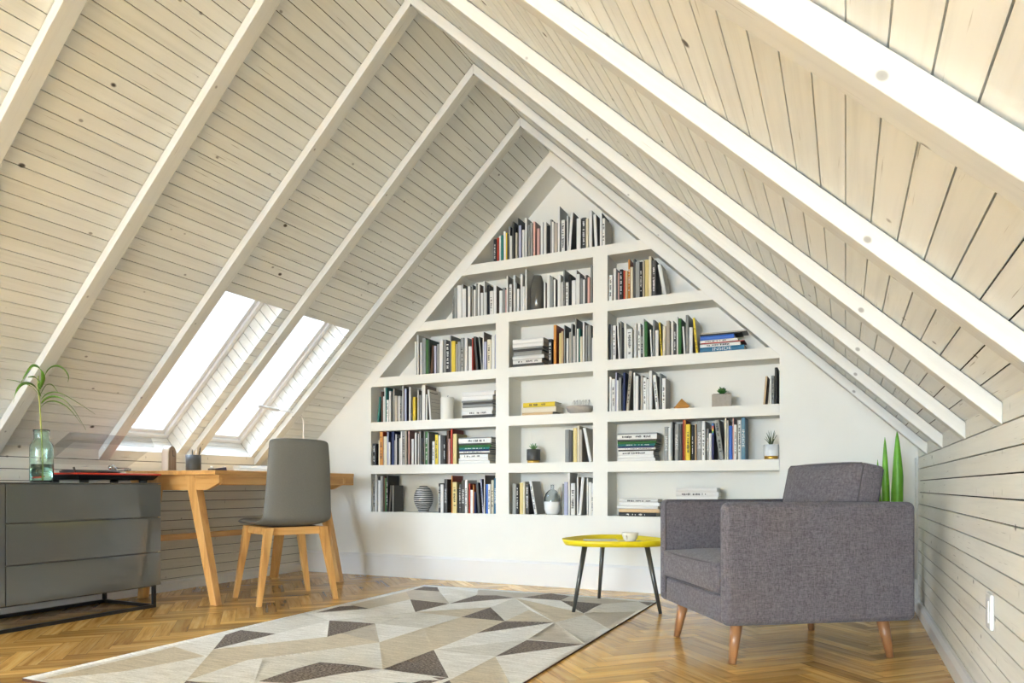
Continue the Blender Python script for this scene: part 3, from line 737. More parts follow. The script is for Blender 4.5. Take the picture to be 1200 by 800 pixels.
RUG = [
    ('D', [(-0.721, -2.101), (-0.746, -1.99), (-0.538, -1.983), (-0.545, -2.329)]),
    ('W', [(-0.545, -2.329), (-0.538, -1.983), (-0.519, -1.638), (-0.267, -1.959)]),
    ('L', [(-0.746, -1.99), (-0.538, -1.983), (-0.519, -1.638), (-0.775, -1.523)]),
    ('T', [(-0.545, -2.329), (-0.267, -1.959), (-0.267, -1.862), (0.006, -1.954), (-0.234, -2.375), (-0.277, -2.41), (-0.251, -2.712)]),
    ('W', [(-0.251, -2.712), (-0.277, -2.41), (-0.234, -2.375), (0.007, -2.664)]),
    ('L', [(-0.234, -2.375), (0.006, -1.954), (0.28, -2.317), (0.171, -2.315), (0.061, -2.324), (0.0, -2.324), (-0.017, -2.443), (-0.008, -2.626), (0.007, -2.664)]),
    ('D', [(-0.008, -2.626), (-0.017, -2.443), (0.0, -2.324), (0.061, -2.324), (0.171, -2.315), (0.28, -2.317), (0.183, -2.427), (0.103, -2.597)]),
    ('D', [(-0.251, -2.712), (-0.143, -2.712), (-0.203, -2.774)]),
    ('D', [(-0.519, -1.638), (-0.256, -1.621), (-0.267, -1.959)]),
    ('G', [(-0.267, -1.959), (-0.256, -1.621), (0.006, -1.954)]),
    ('W', [(-0.256, -1.621), (0.014, -1.609), (0.006, -1.954)]),
    ('T', [(0.006, -1.954), (0.014, -1.609), (0.276, -1.958), (0.28, -2.317)]),
    ('D', [(0.28, -2.317), (0.276, -1.958), (0.548, -2.306)]),
    ('D', [(0.563, -2.371), (0.565, -2.331), (0.607, -2.384), (0.574, -2.411)]),
    ('T', [(0.014, -1.609), (0.023, -1.272), (0.269, -1.273), (0.282, -1.599), (0.276, -1.958)]),
    ('D', [(0.282, -1.599), (0.269, -1.273), (0.526, -1.256)]),
    ('D', [(0.023, -1.272), (0.022, -0.943), (0.269, -1.273)]),
    ('W', [(0.276, -1.958), (0.282, -1.599), (0.526, -1.256), (0.541, -1.614)]),
    ('L', [(0.276, -1.958), (0.541, -1.614), (0.552, -1.951)]),
    ('W', [(0.276, -1.958), (0.552, -1.951), (0.565, -2.331)]),
    ('T', [(0.552, -1.951), (0.791, -2.309), (0.612, -2.393), (0.565, -2.331)]),
    ('D', [(0.552, -1.951), (0.544, -1.626), (0.801, -1.618)]),
    ('G', [(0.541, -1.614), (0.526, -1.256), (0.801, -1.618)]),
    ('W', [(0.526, -1.256), (0.801, -1.618), (0.821, -1.604)]),
    ('L', [(0.526, -1.256), (0.577, -0.968), (0.809, -1.264), (0.821, -1.604)]),
    ('G', [(0.56, -0.919), (0.577, -0.968), (0.809, -1.264), (0.787, -0.751)]),
    ('L', [(0.56, -0.919), (0.549, -0.583), (0.711, -0.415), (0.797, -0.521), (0.787, -0.751)]),
    ('D', [(0.711, -0.415), (0.806, -0.397), (0.797, -0.521)]),
    ('D', [(0.295, -0.582), (0.549, -0.583), (0.556, -0.921)]),
    ('G', [(0.295, -0.582), (0.288, -0.404), (0.459, -0.4), (0.711, -0.415), (0.549, -0.583)]),
    ('D', [(0.041, -0.563), (0.144, -0.33), (0.288, -0.404), (0.295, -0.582)]),
    ('W', [(0.007, -0.594), (0.041, -0.563), (0.295, -0.582), (0.556, -0.921)]),
    ('T', [(0.007, -0.594), (0.556, -0.921), (0.577, -0.968), (0.526, -1.256)]),
    ('L', [(0.007, -0.594), (0.022, -0.943), (0.269, -1.273), (0.249, -0.93)]),
    ('T', [(0.269, -1.273), (0.249, -0.93), (0.526, -1.256)]),
    ('W', [(-0.257, -1.267), (-0.244, -0.931), (0.007, -0.594), (0.022, -0.943)]),
    ('T', [(-0.257, -1.267), (0.022, -0.943), (0.023, -1.272)]),
    ('L', [(-0.257, -1.267), (0.023, -1.272), (0.014, -1.609), (-0.256, -1.621)]),
    ('D', [(-0.244, -0.931), (-0.252, -0.596), (-0.133, -0.552), (0.007, -0.594)]),
    ('L', [(-0.628, -0.427), (-0.296, -0.48), (-0.252, -0.596), (-0.244, -0.931), (-0.527, -0.568)]),
    ('G', [(-0.357, -0.365), (-0.041, -0.381), (0.144, -0.33), (0.041, -0.563), (0.007, -0.594), (-0.133, -0.552), (-0.252, -0.596)]),
    ('D', [(-0.719, -0.576), (-0.738, -0.412), (-0.628, -0.427), (-0.527, -0.568)]),
    ('G', [(-0.708, -0.673), (-0.719, -0.576), (-0.527, -0.568), (-0.249, -0.923), (-0.525, -0.906)]),
    ('D', [(-0.525, -0.906), (-0.246, -0.928), (-0.257, -1.267)]),
    ('T', [(-0.731, -1.204), (-0.708, -0.673), (-0.525, -0.906), (-0.54, -1.284)]),
    ('D', [(-0.731, -1.489), (-0.748, -1.275), (-0.687, -1.215), (-0.54, -1.284)]),
    ('W', [(-0.731, -1.489), (-0.54, -1.284), (-0.525, -0.906), (-0.257, -1.267), (-0.519, -1.638)]),
    ('L', [(-0.519, -1.638), (-0.257, -1.267), (-0.256, -1.621)]),
    ('T', [(-0.72, -2.477), (-0.728, -2.363), (-0.481, -2.429), (-0.552, -2.706), (-0.703, -2.938)]),
]
# ------------------------------------------------------------------ floor
def build_floor():
    bm = NB(); uvl = bm.loops.layers.uv.new('UVMap'); vals = []
    base, fs = box(bm, -W - .1, W + .1, Y1 - .1, .3, -.06, -.004, 1)
    vals += [0] * 6
    w, L = .068, .34
    c, s = math.cos(R(45)), math.sin(R(45))
    def plank(x0, y0, x1, y1, alongx):
        cx, cy = (x0 + x1) / 2, (y0 + y1) / 2
        wx, wy = c * cx - s * cy, s * cx + c * cy + -2.2
        if not (-W - .2 < wx < W + .2 and Y1 - .1 < wy < .25): return
        e = .0006
        pts = [(x0 + e, y0 + e), (x1 - e, y0 + e), (x1 - e, y1 - e), (x0 + e, y1 - e)]
        q = [(c * x - s * y, s * x + c * y - 2.2, 0) for x, y in pts]
        f = bm.faces.new([bm.verts.new(p) for p in q])
        off = random.random() * 40
        for lp, (x, y) in zip(f.loops, pts):
            a, b = (x, y) if alongx else (y, x)
            lp[uvl].uv = (a + off, b + off * 1.7)
        vals.append(random.random())
    n = 160
    for j in range(-30, 31):
        for i in range(-n, n):
            ox, oy = j * L, -j * L
            x, y = i * w + ox, i * w + oy
            if abs(x) > 10 or abs(y) > 10: continue
            plank(x, y, x + L, y + w, True)
            plank(x + L, y - L + w, x + L + w, y + w, False)
    me_bm = bm
    bm.normal_update()
    me = bpy.data.meshes.new('floor'); bm.to_mesh(me); bm.free()
    me.materials.append(M['floor']); me.materials.append(M['groove'])
    o = bpy.data.objects.new('floor', me); C.objects.link(o); o['kind'] = 'structure'
    tint(o, vals)
build_floor()

# ------------------------------------------------------------------ boarded slopes
OPEN = [(-9.66, -9.10), (-8.96, -8.40), (-1.625, -1.163), (-1.018, -.530)]          # skylight openings along y; the rear pair, on both slopes, is added for light
NOP = 20; PITCH = .0615
def slope_pt(side, s, y, n):                        # s up the slope, n outwards
    return (side * (W - s * CP + n * SP), y, K + s * SP + n * CP)
def slope_box(bm, side, s0, s1, y0, y1, n0, n1, mat=0):
    p = [slope_pt(side, a, y, n) for a, y, n in ((s0, y0, n0), (s1, y0, n0), (s1, y1, n0), (s0, y1, n0), (s0, y0, n1), (s1, y0, n1), (s1, y1, n1), (s0, y1, n1))]
    hexa(bm, p[:4], p[4:], mat)
def spans(row_under, side):
    if not row_under: return [(Y1, .02)]
    out = []; y = Y1
    for a, b in (OPEN if side < 0 else OPEN[:2]): out.append((y, a)); y = b
    out.append((y, .02)); return out
def build_ceiling(side, name):
    bm = NB(); vals = []
    n = int(SL / PITCH) + 1
    g = .0016
    for k in range(n):
        s0, s1 = k * PITCH + g, min((k + 1) * PITCH - g, SL - .001)
        if s1 - s0 < .004: continue
        for y0, y1 in spans(k < NOP, side):
            # boards come in lengths, butt joints hidden by the beams
            slope_box(bm, side, s0, s1, y0, y1, 0, .014)
            t = random.random(); vals += [t] * 6
    for (sa, sb, und) in ((0, NOP * PITCH, True), (NOP * PITCH, SL + .02, False)):
        for y0, y1 in spans(und, side):
            if und:
                y0 += .014 if y0 > Y1 else 0; y1 -= .014 if y1 < 0 else 0
            if not und: sa += .016
            slope_box(bm, side, sa - (.04 if und else 0), sb + (.016 if und else 0), y0, y1, .0105, .06, 1); vals += [0] * 6
    o = struct(name, bm, ['ceiling', 'groove'])
    tint(o, vals)
build_ceiling(-1, 'ceiling'); build_ceiling(1, 'ceiling')

def build_knee(side, name):
    bm = NB(); vals = []; P = .0625
    k = 0; z = .0145 - P
    while z < K:
        z0, z1 = max(z + .002, 0), min(z + P - .002, K + .012)
        if z1 > z0:
            xa, xb = side * W, side * (W + .016)
            box(bm, min(xa, xb), max(xa, xb), Y1, .02, z0, z1); t = random.random(); vals += [t] * 6
        z += P
    xa, xb = side * (W + .0105), side * (W + .08)
    box(bm, min(xa, xb), max(xa, xb), Y1, .02, 0, K - .005, 1); vals += [0] * 6
    o = struct(name, bm, ['wallboard', 'groove']); tint(o, vals)
build_knee(-1, 'wall_left'); build_knee(1, 'wall_right')

# beams: one per slope at each bay, square ends against wall and mitred at the ridge
names = ['nearest the bookcase wall', 'second from the bookcase wall', 'third from the bookcase wall', 'fourth from the bookcase wall', 'fifth from the bookcase wall', 'sixth from the bookcase wall', 'seventh from the bookcase wall', 'eighth from the bookcase wall']
BW, BD = .066, .060
for i in range(8):
    y = -.495 - .6056 * i
    for side in (-1, 1):
        bm = NB(); D = BD
        # profile in the xz plane, clipped plumb at the wall and at the ridge
        z = lambda x, d: A - (A - K) / W * x - d
        g_ = .0045      # the beams stand a shadow gap clear of the boarding
        pts = [(side * W, z(W, D)), (side * W, z(W, g_)), (0, z(0, g_)), (0, z(0, D))]
        ang = side * PHI
        inv = Matrix.Rotation(ang, 4, 'Y')      # local x runs along the beam
        o0 = Vector((0, y, A))
        def loc(p): return (inv.inverted() @ (Vector(p) - o0))
        lo = [loc((x, y, zz)) for x, zz in pts]; hi = [loc((x, y + BW, zz)) for x, zz in pts]
        hexa(bm, lo, hi)
        o = obj('ceiling_beam', bm, 'beam', bevel=.0025, loc=o0, rot=(0, ang, 0))
        which = names[i]
        tag(o, 'whitewashed timber beam on the %s, %s' % ('skylight slope' if side < 0 else 'closed slope above the armchair', which), 'beam',
            'roof beams' )
# eaves fillets where the slope meets the knee wall are part of the boards

# ------------------------------------------------------------------ gable wall with the shelving opening
def xs(z): return (OAP - z) / S1
bm = NB()
D0 = .222
box(bm, -W - .05, W + .05, 0, D0, 0, OZ0)
prism_xz(bm, [(-W - .05, OZ0), (OX0, OZ0), (OX0, OAP - S1 * -OX0), (0, OAP), (0, A + .06), (-W - .05, K + .03)], 0, D0)
prism_xz(bm, [(W + .05, OZ0), (W + .05, K + .03), (0, A + .06), (0, OAP), (OX1, OAP - S1 * OX1), (OX1, OZ0)], 0, D0)
box(bm, -W - .05, W + .05, D0, D0 + .02, 0, A + .05)
struct('wall_back', bm, 'plaster')

bc = thing('built_in_bookcase', 'white built-in bookcase filling the gable, shelves stepping up to a peak', 'bookcase', (0, .1, OZ0))
def part(name, bm, mat, **kw):
    bmesh.ops.translate(bm, verts=bm.verts, vec=(0, -.1, -OZ0)); return obj(name, bm, mat, bc, **kw)
e = .0006
SH = [(.766, .832), (1.089, 1.156), (1.424, 1.491), (1.808, 1.873), (2.170, 2.238)]
for z0, z1 in SH:
    bm = NB()
    def lim(z, sgn):
        v = min(xs(z), (-OX0 if sgn < 0 else OX1)); return sgn * (v - e)
    zc = OAP - S1 * OX1
    mid = [(OX1 - e, zc - e)] if z0 < zc < z1 else []
    prism_xz(bm, [(lim(z0, -1), z0), (lim(z0, 1), z0)] + mid + [(lim(z1, 1), z1), (lim(z1, -1), z1)], .0004, .206)
    part('shelf', bm, 'casework')
DV = [(-.412, -.312), (.297, .396)]
levels = [(OZ0, .766), (.832, 1.089), (1.156, 1.424), (1.491, 1.808), (1.873, 2.170)]
for d, (x0, x1) in enumerate(DV):
    bm = NB()
    for k, (z0, z1) in enumerate(levels):
        if d == 0 and k == 4: continue
        box(bm, x0, x1, .0004, .206, z0, z1)
    part('upright', bm, 'casework')
bm = NB(); prism_xz(bm, [(OX0 + e, OZ0 + e), (OX1 - e, OZ0 + e), (OX1 - e, OAP - S1 * OX1 - e), (0, OAP - e), (OX0 + e, OAP + S1 * OX0 - e)], .206, .2205)
part('back_panel', bm, 'casework')

# skirtings
bm = NB(); prism_yz(bm, [(0, 0), (0, .165), (-.008, .160), (-.017, .150), (-.017, 0)], -W, W); struct('baseboard_back', bm, 'skirting')
bm = NB(); prism_xz(bm, [(-W, 0), (-W + .018, 0), (-W + .018, .05), (-W + .008, .062), (-W, .064)], Y1, -.018); struct('baseboard_left', bm, 'skirting')
bm = NB(); prism_xz(bm, [(W, 0), (W - .018, 0), (W - .018, .052), (W - .008, .068), (W, .07)], Y1, -.018); struct('baseboard_right', bm, 'skirting')
bm = NB()
tube(bm, [(W - .012, -.014, .17), (W - .012, -.014, K - .06)], .0045, 10)
struct('trim_1', bm, 'wallboard')

# ------------------------------------------------------------------ skylights
def skylight(idx, ya, yb, side=-1):
    S = NOP * PITCH; REC = .15
    root = None
    bm = NB(); fw = .05
    def sb(s0, s1, y0, y1, n0, n1): slope_box(bm, side, s0, s1, y0, y1, n0, n1)
    # sash frame in two steps
    for inset, w_, n0, n1 in ((0, .030, REC - .012, REC + .05), (.030, .024, REC + .006, REC + .045)):
        a, b, c0, d0 = 0 + inset, S - inset, ya + inset, yb - inset
        sb(a, a + w_, c0, d0, n0, n1); sb(b - w_, b, c0, d0, n0, n1)
        sb(a + w_, b - w_, c0, c0 + w_, n0, n1); sb(a + w_, b - w_, d0 - w_, d0, n0, n1)
    root = struct('window_%d' % idx, bm, 'frame', bevel=.003)
    bm = NB()
    i_ = .052
    slope_box(bm, side, i_, S - i_, ya + i_, yb - i_, REC + .018, REC + .024)
    obj('pane', bm, 'pane', root)
    # boarded reveal
    bm = NB(); vals = []
    t_ = .012
    for k in range(NOP):
        s0, s1 = k * PITCH + .0018, (k + 1) * PITCH - .0018
        for y0, y1 in ((ya - t_, ya), (yb, yb + t_)):
            slope_box(bm, side, s0, s1, y0, y1, .0146, REC + .04); vals += [random.random()] * 6
    nn = 3
    for k in range(nn):
        n0, n1 = k * REC / nn + .0018, (k + 1) * REC / nn - .0015
        for s0, s1 in ((-.014, 0), (S, S + .014)):
            slope_box(bm, side, s0, s1, ya, yb, n0, n1); vals += [random.random()] * 6
    for y0, y1 in ((ya - .03, ya - .009), (yb + .009, yb + .03)):
        slope_box(bm, side, 0, S, y0, y1, .0105, REC + .06, 1); vals += [0] * 6
    for s0, s1 in ((-.035, -.011), (S + .011, S + .035)):
        slope_box(bm, side, s0, s1, ya - .02, yb + .02, .0105, REC + .06, 1); vals += [0] * 6
    o = obj('reveal_lining', bm, ['reveal', 'groove'], root); tint(o, vals)
skylight(1, *OPEN[2]); skylight(2, *OPEN[3]); skylight(4, *OPEN[0]); skylight(5, *OPEN[1]); skylight(6, *OPEN[0], 1); skylight(7, *OPEN[1], 1)  # the rear skylights on both slopes are unseen, added to brighten the room

# rear gable behind the camera with its large glazed opening
bm = NB()
gx, gz0, gz1 = 1.45, .25, 1.45
box(bm, -W - .05, W + .05, Y1 - .12, Y1, 0, gz0)
prism_xz(bm, [(-W - .05, gz0), (-gx, gz0), (-gx, gz1), (-.35, 2.45), (0, 2.45), (0, A + .05), (-W - .05, K + .03)], Y1 - .12, Y1)
prism_xz(bm, [(W + .05, gz0), (W + .05, K + .03), (0, A + .05), (0, 2.45), (.35, 2.45), (gx, gz1), (gx, gz0)], Y1 - .12, Y1)
struct('wall_front', bm, 'plaster')
bm = NB()
for x in (-gx, -.5, .46, gx - .04): 
    zt = gz1 if abs(x) > 1 else 2.28
    box(bm, x, x + .04, Y1 - .09, Y1 - .03, gz0, zt)
box(bm, -gx, gx, Y1 - .09, Y1 - .03, gz0, gz0 + .05); box(bm, -gx, gx, Y1 - .09, Y1 - .03, gz1 - .05, gz1)
w3 = struct('window_3', bm, 'frame')
bm = NB(); prism_xz(bm, [(-gx, gz0), (gx, gz0), (gx, gz1), (.35, 2.45), (-.35, 2.45), (-gx, gz1)], Y1 - .065, Y1 - .06)
obj('pane', bm, 'pane', w3)

# wall socket low on the boarded wall
ol = thing('wall_socket', 'narrow white socket plate low on the boarded wall behind the armchair side', 'socket', (W, -2.17, .335))
bm = NB(); box(bm, -.010, -.0002, -.034, .034, -.048, .048); obj('plate', bm, 'white_gloss', ol, bevel=.004)
bm = NB()
box(bm, -.0125, -.0095, -.018, .018, -.030, .030)
obj('rocker', bm, 'white_gloss', ol, bevel=.001)
# ------------------------------------------------------------------ rug
def build_rug():
    X0, X1, YA, YB = -.775, .805, -2.94, -.345
    cols = {'W': col(244, 241, 234), 'L': col(228, 224, 214), 'T': col(218, 206, 184), 'G': col(202, 193, 178), 'D': col(100, 92, 85)}
    V, E_ = [], []
    def addv(p): V.append(Vector(p)); return len(V) - 1
    b = [addv(p) for p in ((X0, YA), (X1, YA), (X1, YB), (X0, YB))]
    E_ += [(b[i], b[(i + 1) % 4]) for i in range(4)]
    cl = lambda p: (min(max(p[0], X0 + .0005), X1 - .0005), min(max(p[1], YA + .0005), YB - .0005))
    for c, pl in RUG:
        ids = [addv(cl(p)) for p in pl]
        E_ += [(ids[i], ids[(i + 1) % len(ids)]) for i in range(len(ids))]
    nx, ny = 34, 56
    for i in range(1, nx):
        for j in range(1, ny):
            addv((X0 + (X1 - X0) * (i + .3 * math.sin(j * 2.1)) / nx, YA + (YB - YA) * (j + .3 * math.sin(i * 1.7)) / ny))
    vo, eo, fo, *_ = geometry.delaunay_2d_cdt(V, E_, [], 0, 1e-5)
    def h(x, y):
        t = .0075 + .0022 * math.sin(5.1 * x + 2.3 * y + .4) + .0016 * math.sin(9 * y - 3 * x) + .0012 * math.sin(17 * x + 6 * y)
        for (cx, cy, dx, dy, wd, am) in ((.45, -1.15, .62, -.78, .018, .012), (.55, -.75, .3, -.95, .02, .008), (-.1, -1.62, 1, .05, .02, .006), (.0, -2.36, 1, .1, .03, .010), (-.45, -.55, .8, -.6, .03, .009)):
            l = math.hypot(dx, dy); px, py = x - cx, y - cy
            dd = abs(px * dy - py * dx) / l; al = abs(px * dx + py * dy) / l
            t += am * math.exp(-(dd / wd) ** 2) * math.exp(-(al / .34) ** 2)
        return max(.006, t)
    def inside(p, pl):
        r = False; n = len(pl)
        for i in range(n):
            (xa, ya), (xb, yb) = pl[i], pl[(i + 1) % n]
            if (ya > p[1]) != (yb > p[1]) and p[0] < (xb - xa) * (p[1] - ya) / (yb - ya) + xa: r = not r
        return r
    # where the photograph does not show it, the pattern goes on in the same lattice
    def lattice(p):
        cx, cy = .265, .345
        i = math.floor((p[0] + .79) / cx); j = math.floor((p[1] + 3.0) / cy)
        u, v = (p[0] + .79) / cx - i, (p[1] + 3.0) / cy - j
        k = (i * 7 + j * 5 + (1 if u > v else 0) * 3) % 9
        return 'D' if k == 0 else 'T' if k in (1, 5) else 'L' if k in (3, 7) else 'W'
    bm = NB(); vv = [bm.verts.new((p.x, p.y, h(p.x, p.y))) for p in vo]; tones = []
    for f in fo:
        try: fc = bm.faces.new([vv[i] for i in f])
        except ValueError: continue
        fc.smooth = True
        c = [sum(vo[i].x for i in f) / len(f), sum(vo[i].y for i in f) / len(f)]
        key = None
        for k, pl in RUG:
            if inside(c, pl): key = k; break
        tones.append(key or ('W' if c[1] > -2.3 or c[0] < -.2 else lattice(c)))
    bm.normal_update()
    for f in bm.faces:
        if f.normal.z < 0: f.normal_flip()
    edge = [e for e in bm.edges if e.is_boundary]
    ret = bmesh.ops.extrude_edge_only(bm, edges=edge)
    for v in [g for g in ret['geom'] if isinstance(g, bmesh.types.BMVert)]: v.co.z = .0004
    nf = len(bm.faces)
    bm.faces.ensure_lookup_table()
    for f in bm.faces[len(tones):]: f.material_index = 1; f.smooth = False
    me = bpy.data.meshes.new('rug'); bm.to_mesh(me); bm.free()
    me.materials.append(M['rug']); me.materials.append(M['rugedge'])
    a = me.attributes.new('tint', 'FLOAT_COLOR', 'FACE')
    flat = []
    for k in tones: flat += list(cols[k])
    flat += [.1, .1, .1, 1] * (nf - len(tones))
    a.data.foreach_set('color', flat)
    o = bpy.data.objects.new('rug', me); C.objects.link(o)
    tag(o, 'flat-woven rug of cream, beige and charcoal triangles on the herringbone floor', 'rug')
build_rug()

# ------------------------------------------------------------------ sideboard
SX, SZ, SY = -1.667, .686, -1.674         # front plane, top, far end
sbd = thing('sideboard', 'glossy dark grey low sideboard on a black tube base along the skylight wall', 'sideboard', (-1.90, -2.6, 0))
def sp(name, bm, mat, parent=None, **kw):
    if parent is None: bmesh.ops.translate(bm, verts=bm.verts, vec=(1.90, 2.6, 0)); return obj(name, bm, mat, sbd, **kw)
SB0, SDV, SBK = -3.55, -2.487, -2.128
bm = NB(); box(bm, SBK, SX - .02, SB0, SY - .002, .128, SZ - .001)
sp('carcass', bm, 'lacquer_side', bevel=.0015)
bm = NB(); box(bm, SBK, SX + .001, SB0 - .001, SY, SZ - .0005, SZ + .0045)
sp('top', bm, 'lacquer', bevel=.0015)
zz = [.125, .3065, .500, .6835]
for k in range(3):
    bm = NB(); box(bm, SX - .019, SX, SDV + .0025, SY - .0005, zz[k] + (.003 if k else 0), zz[k + 1] - .002)
    sp('drawer', bm, 'lacquer', bevel=.0012)
bm = NB(); box(bm, SX - .019, SX, SB0, SDV - .0025, .125, .6815); sp('door', bm, 'lacquer', bevel=.0012)
bm = NB(); t = .018
for x in (SX - .02, SBK + .03):
    for y in (SY - .03, SB0 + .03):
        box(bm, x - t / 2, x + t / 2, y - t / 2, y + t / 2, t, .128)
    box(bm, x - t / 2, x + t / 2, SB0 + .03 - t / 2, SY - .03 + t / 2, 0, t)
    box(bm, x - t / 2, x + t / 2, SB0 + .03 - t / 2, SY - .03 + t / 2, .118, .1279)
for y in (SY - .03, SB0 + .03):
    box(bm, SBK + .03 + t / 2, SX - .02 - t / 2, y - t / 2, y + t / 2, 0, t)
sp('base_frame', bm, 'blackmetal', bevel=.001)
ST = SZ + .0047

# bottle vase with water and a long-leaved stem
vx, vy = -1.735, -2.285
v = thing('glass_vase', 'tall green-tinted glass bottle vase half filled with water on the sideboard', 'vase', (vx, vy, ST))
prof = [(0, .001), (.046, .001), (.0505, .006), (.0505, .168), (.049, .18), (.034, .205), (.033, .21), (.0335, .245), (.036, .249), (.036, .254), (.0325, .254), (.030, .248), (.0295, .21), (.031, .204), (.0455, .178), (.0475, .168), (.0475, .010), (.044, .007), (0, .007)]
bm = NB(); lathe(bm, prof, 40); obj('glass_body', bm, 'greenglass', v)
bm = NB(); lathe(bm, [(0, .0085), (.043, .0085), (.0465, .012), (.0465, .088), (0, .088)], 40); obj('water', bm, glass('water', (.80, .97, .92, 1), 0, 1.33), v)
pl = thing('palm_cutting', 'single green stem with long arching leaves standing in the green glass bottle', 'plant', (vx, vy, ST + .012))
PR = Vector((.906, .423, 0)); PF = Vector((-.423, .906, 0))
z0 = ST + .012
def lp(r, z, d=0):  return PR * r + PF * d + Vector((0, 0, z - z0))
# coordinates: metres across (r), height above the floor (z), depth (d)
bm = NB(); tube(bm, [lp(.004, z0 + .0), lp(.004, .80), lp(-.002, .95), lp(-.010, 1.08), lp(-.017, 1.16), lp(-.016, 1.235)], [.003, .0035, .0035, .0032, .0036, .003], 8); obj('stem', bm, 'stem', pl)
def blade(pts, w, wide=None):
    """A long tapering leaf with a folded midrib."""
    bm = NB(); P = [Vector(p) for p in pts]
    # resample by Catmull-Rom
    Q = []
    for i in range(len(P) - 1):
        a = P[max(i - 1, 0)]; b = P[i]; c = P[i + 1]; d = P[min(i + 2, len(P) - 1)]
        for k in range(6):
            t = k / 6
            Q.append(.5 * ((2 * b) + (c - a) * t + (2 * a - 5 * b + 4 * c - d) * t * t + (3 * b - a - 3 * c + d) * t ** 3))
    Q.append(P[-1]); n = len(Q); prev = None
    for i, p in enumerate(Q):
        t = i / (n - 1)
        d = (Q[min(i + 1, n - 1)] - Q[max(i - 1, 0)]).normalized()
        side = d.cross(Vector((0, 0, 1)))
        if side.length < .15: side = PF.copy()
        side.normalize()
        side = (side * .75 + Vector((0, 0, .5)) + PR * .2).normalized()
        ww = w * (math.sin(PI * min(1, t * 1.0 + .06)) ** .6 if t < .94 else max(0.02, (1 - t) * 6))
        ww *= (1 - .35 * t)
        up = side.cross(d) * ww * .35
        row = [bm.verts.new(p - side * ww + up), bm.verts.new(p), bm.verts.new(p + side * ww + up)]
        if prev:
            for k in range(2):
                f = bm.faces.new((prev[k], prev[k + 1], row[k + 1], row[k])); f.smooth = True
        prev = row
    o = obj('leaf', bm, 'leaf', pl)
    md = o.modifiers.new('thick', 'SOLIDIFY'); md.thickness = .0008
CAMP = Vector((1.793, -4.453, .67)); VB = Vector((vx, vy, 0)) - CAMP
def px(x, y, d=0):
    # leaf tips measured across and up; d brings a leaf forward or back without changing its spread
    zc = VB.dot(PF) + d - .03
    return lp((x - 600) / 836.4 * zc - VB.dot(PR), .67 + (570 - y) / 836.4 * zc, d - .03)
def cr(x, y, d=0): return px(x / 8, 410 + y / 8, d)
blade([cr(375, 350), cr(400, 270, -.03), cr(385, 200, -.05), cr(345, 158, -.07), cr(290, 160, -.09), cr(215, 270, -.12), cr(200, 300, -.12)], .0145)
blade([cr(372, 370), cr(362, 300, .01), cr(320, 255, -.02), cr(258, 255, -.06)], .012)
blade([cr(375, 430), cr(340, 360, -.03), cr(270, 315, -.06), cr(200, 325, -.10), cr(150, 390, -.13), cr(122, 490, -.14)], .011)
blade([cr(382, 330), cr(420, 235, .02), cr(470, 170, .03), cr(540, 152, .05), cr(605, 190, .06), cr(640, 250, .07), cr(634, 300, .07)], .009)
blade([cr(385, 500), cr(430, 455, -.01), cr(500, 438, -.02), cr(590, 465, -.04), cr(690, 560, -.06), cr(805, 750, -.08)], .0075)
blade([cr(385, 530), cr(440, 488, .02), cr(530, 485, .04), cr(640, 545, .06), cr(760, 690, .08)], .006)
blade([cr(380, 410), cr(430, 330, .03), cr(490, 330, .05), cr(545, 405, .07)], .004)
blade([cr(385, 460), cr(450, 405, .0), cr(560, 405, -.02), cr(720, 490, -.04), cr(890, 600, -.06)], .0045)
blade([cr(375, 440), cr(320, 370, -.03), cr(280, 335, -.08), cr(150, 290, -.14), cr(60, 275, -.18)], .0035)

# record player with its raised smoked lid
tt = thing('record_player', 'red-topped black record player with raised clear lid on the sideboard', 'record player', (-1.88, -1.885, ST))
bm = NB()
hexa(bm, [(-.15, -.215, .015), (.15, -.215, .015), (.15, .215, .015), (-.15, .215, .015)], [(-.17, -.236, .041), (.17, -.236, .041), (.17, .236, .041), (-.17, .236, .041)])
obj('plinth', bm, 'black_plastic', tt, bevel=.003)
bm = NB(); box(bm, -.176, .176, -.243, .243, .0412, .0505); obj('top_plate', bm, 'red_plastic', tt, bevel=.002)
for x in (-.12, .12):
    for y in (-.17, .17):
        bm = NB(); lathe(bm, [(0, 0), (.020, 0), (.022, .004), (.022, .0152), (0, .0152)], 20, x, y); obj('foot', bm, 'black_plastic', tt)
bm = NB(); lathe(bm, [(0, .0505), (.03, .0505), (.138, .052), (.142, .056), (.142, .062), (.139, .0635), (0, .0635)], 48, -.0, -.055); obj('platter', bm, 'greymetal', tt)
bm = NB(); lathe(bm, [(0, .0637), (.132, .0637), (.133, .065), (.132, .0662), (.02, .0662), (0, .0662)], 48, 0, -.055); obj('record', bm, 'vinyl', tt)
bm = NB(); tube(bm, [(-.10, .155, .085), (-.02, .150, .083), (.07, .12, .080), (.10, .095, .074)], .0035, 8); box(bm, .088, .112, .078, .102, .067, .078)
lathe(bm, [(0, .0505), (.022, .0505), (.022, .072), (.016, .078), (.016, .090), (0, .090)], 20, -.10, .155)
bm2 = bm; obj('tonearm', bm2, 'chrome', tt)
bm = NB(); lathe(bm, [(0, -.012), (.014, -.012), (.017, 0), (.014, .012), (0, .012)], 20); obj('counterweight', bm, 'chrome', tt, loc=(-.125, .158, .088), rot=(0, R(90), 0))
bm = NB(); box(bm, -.02, .02, -.018, .018, .0665, .0672); obj('sleeve_card', bm, 'white_gloss', tt, loc=(.03, -.09, .02), rot=(R(8), 0, 0))
bm = NB(); tube(bm, [(.12, -.215, .0505), (.125, -.228, .078)], .005, 8); obj('lift_lever', bm, 'greymetal', tt)
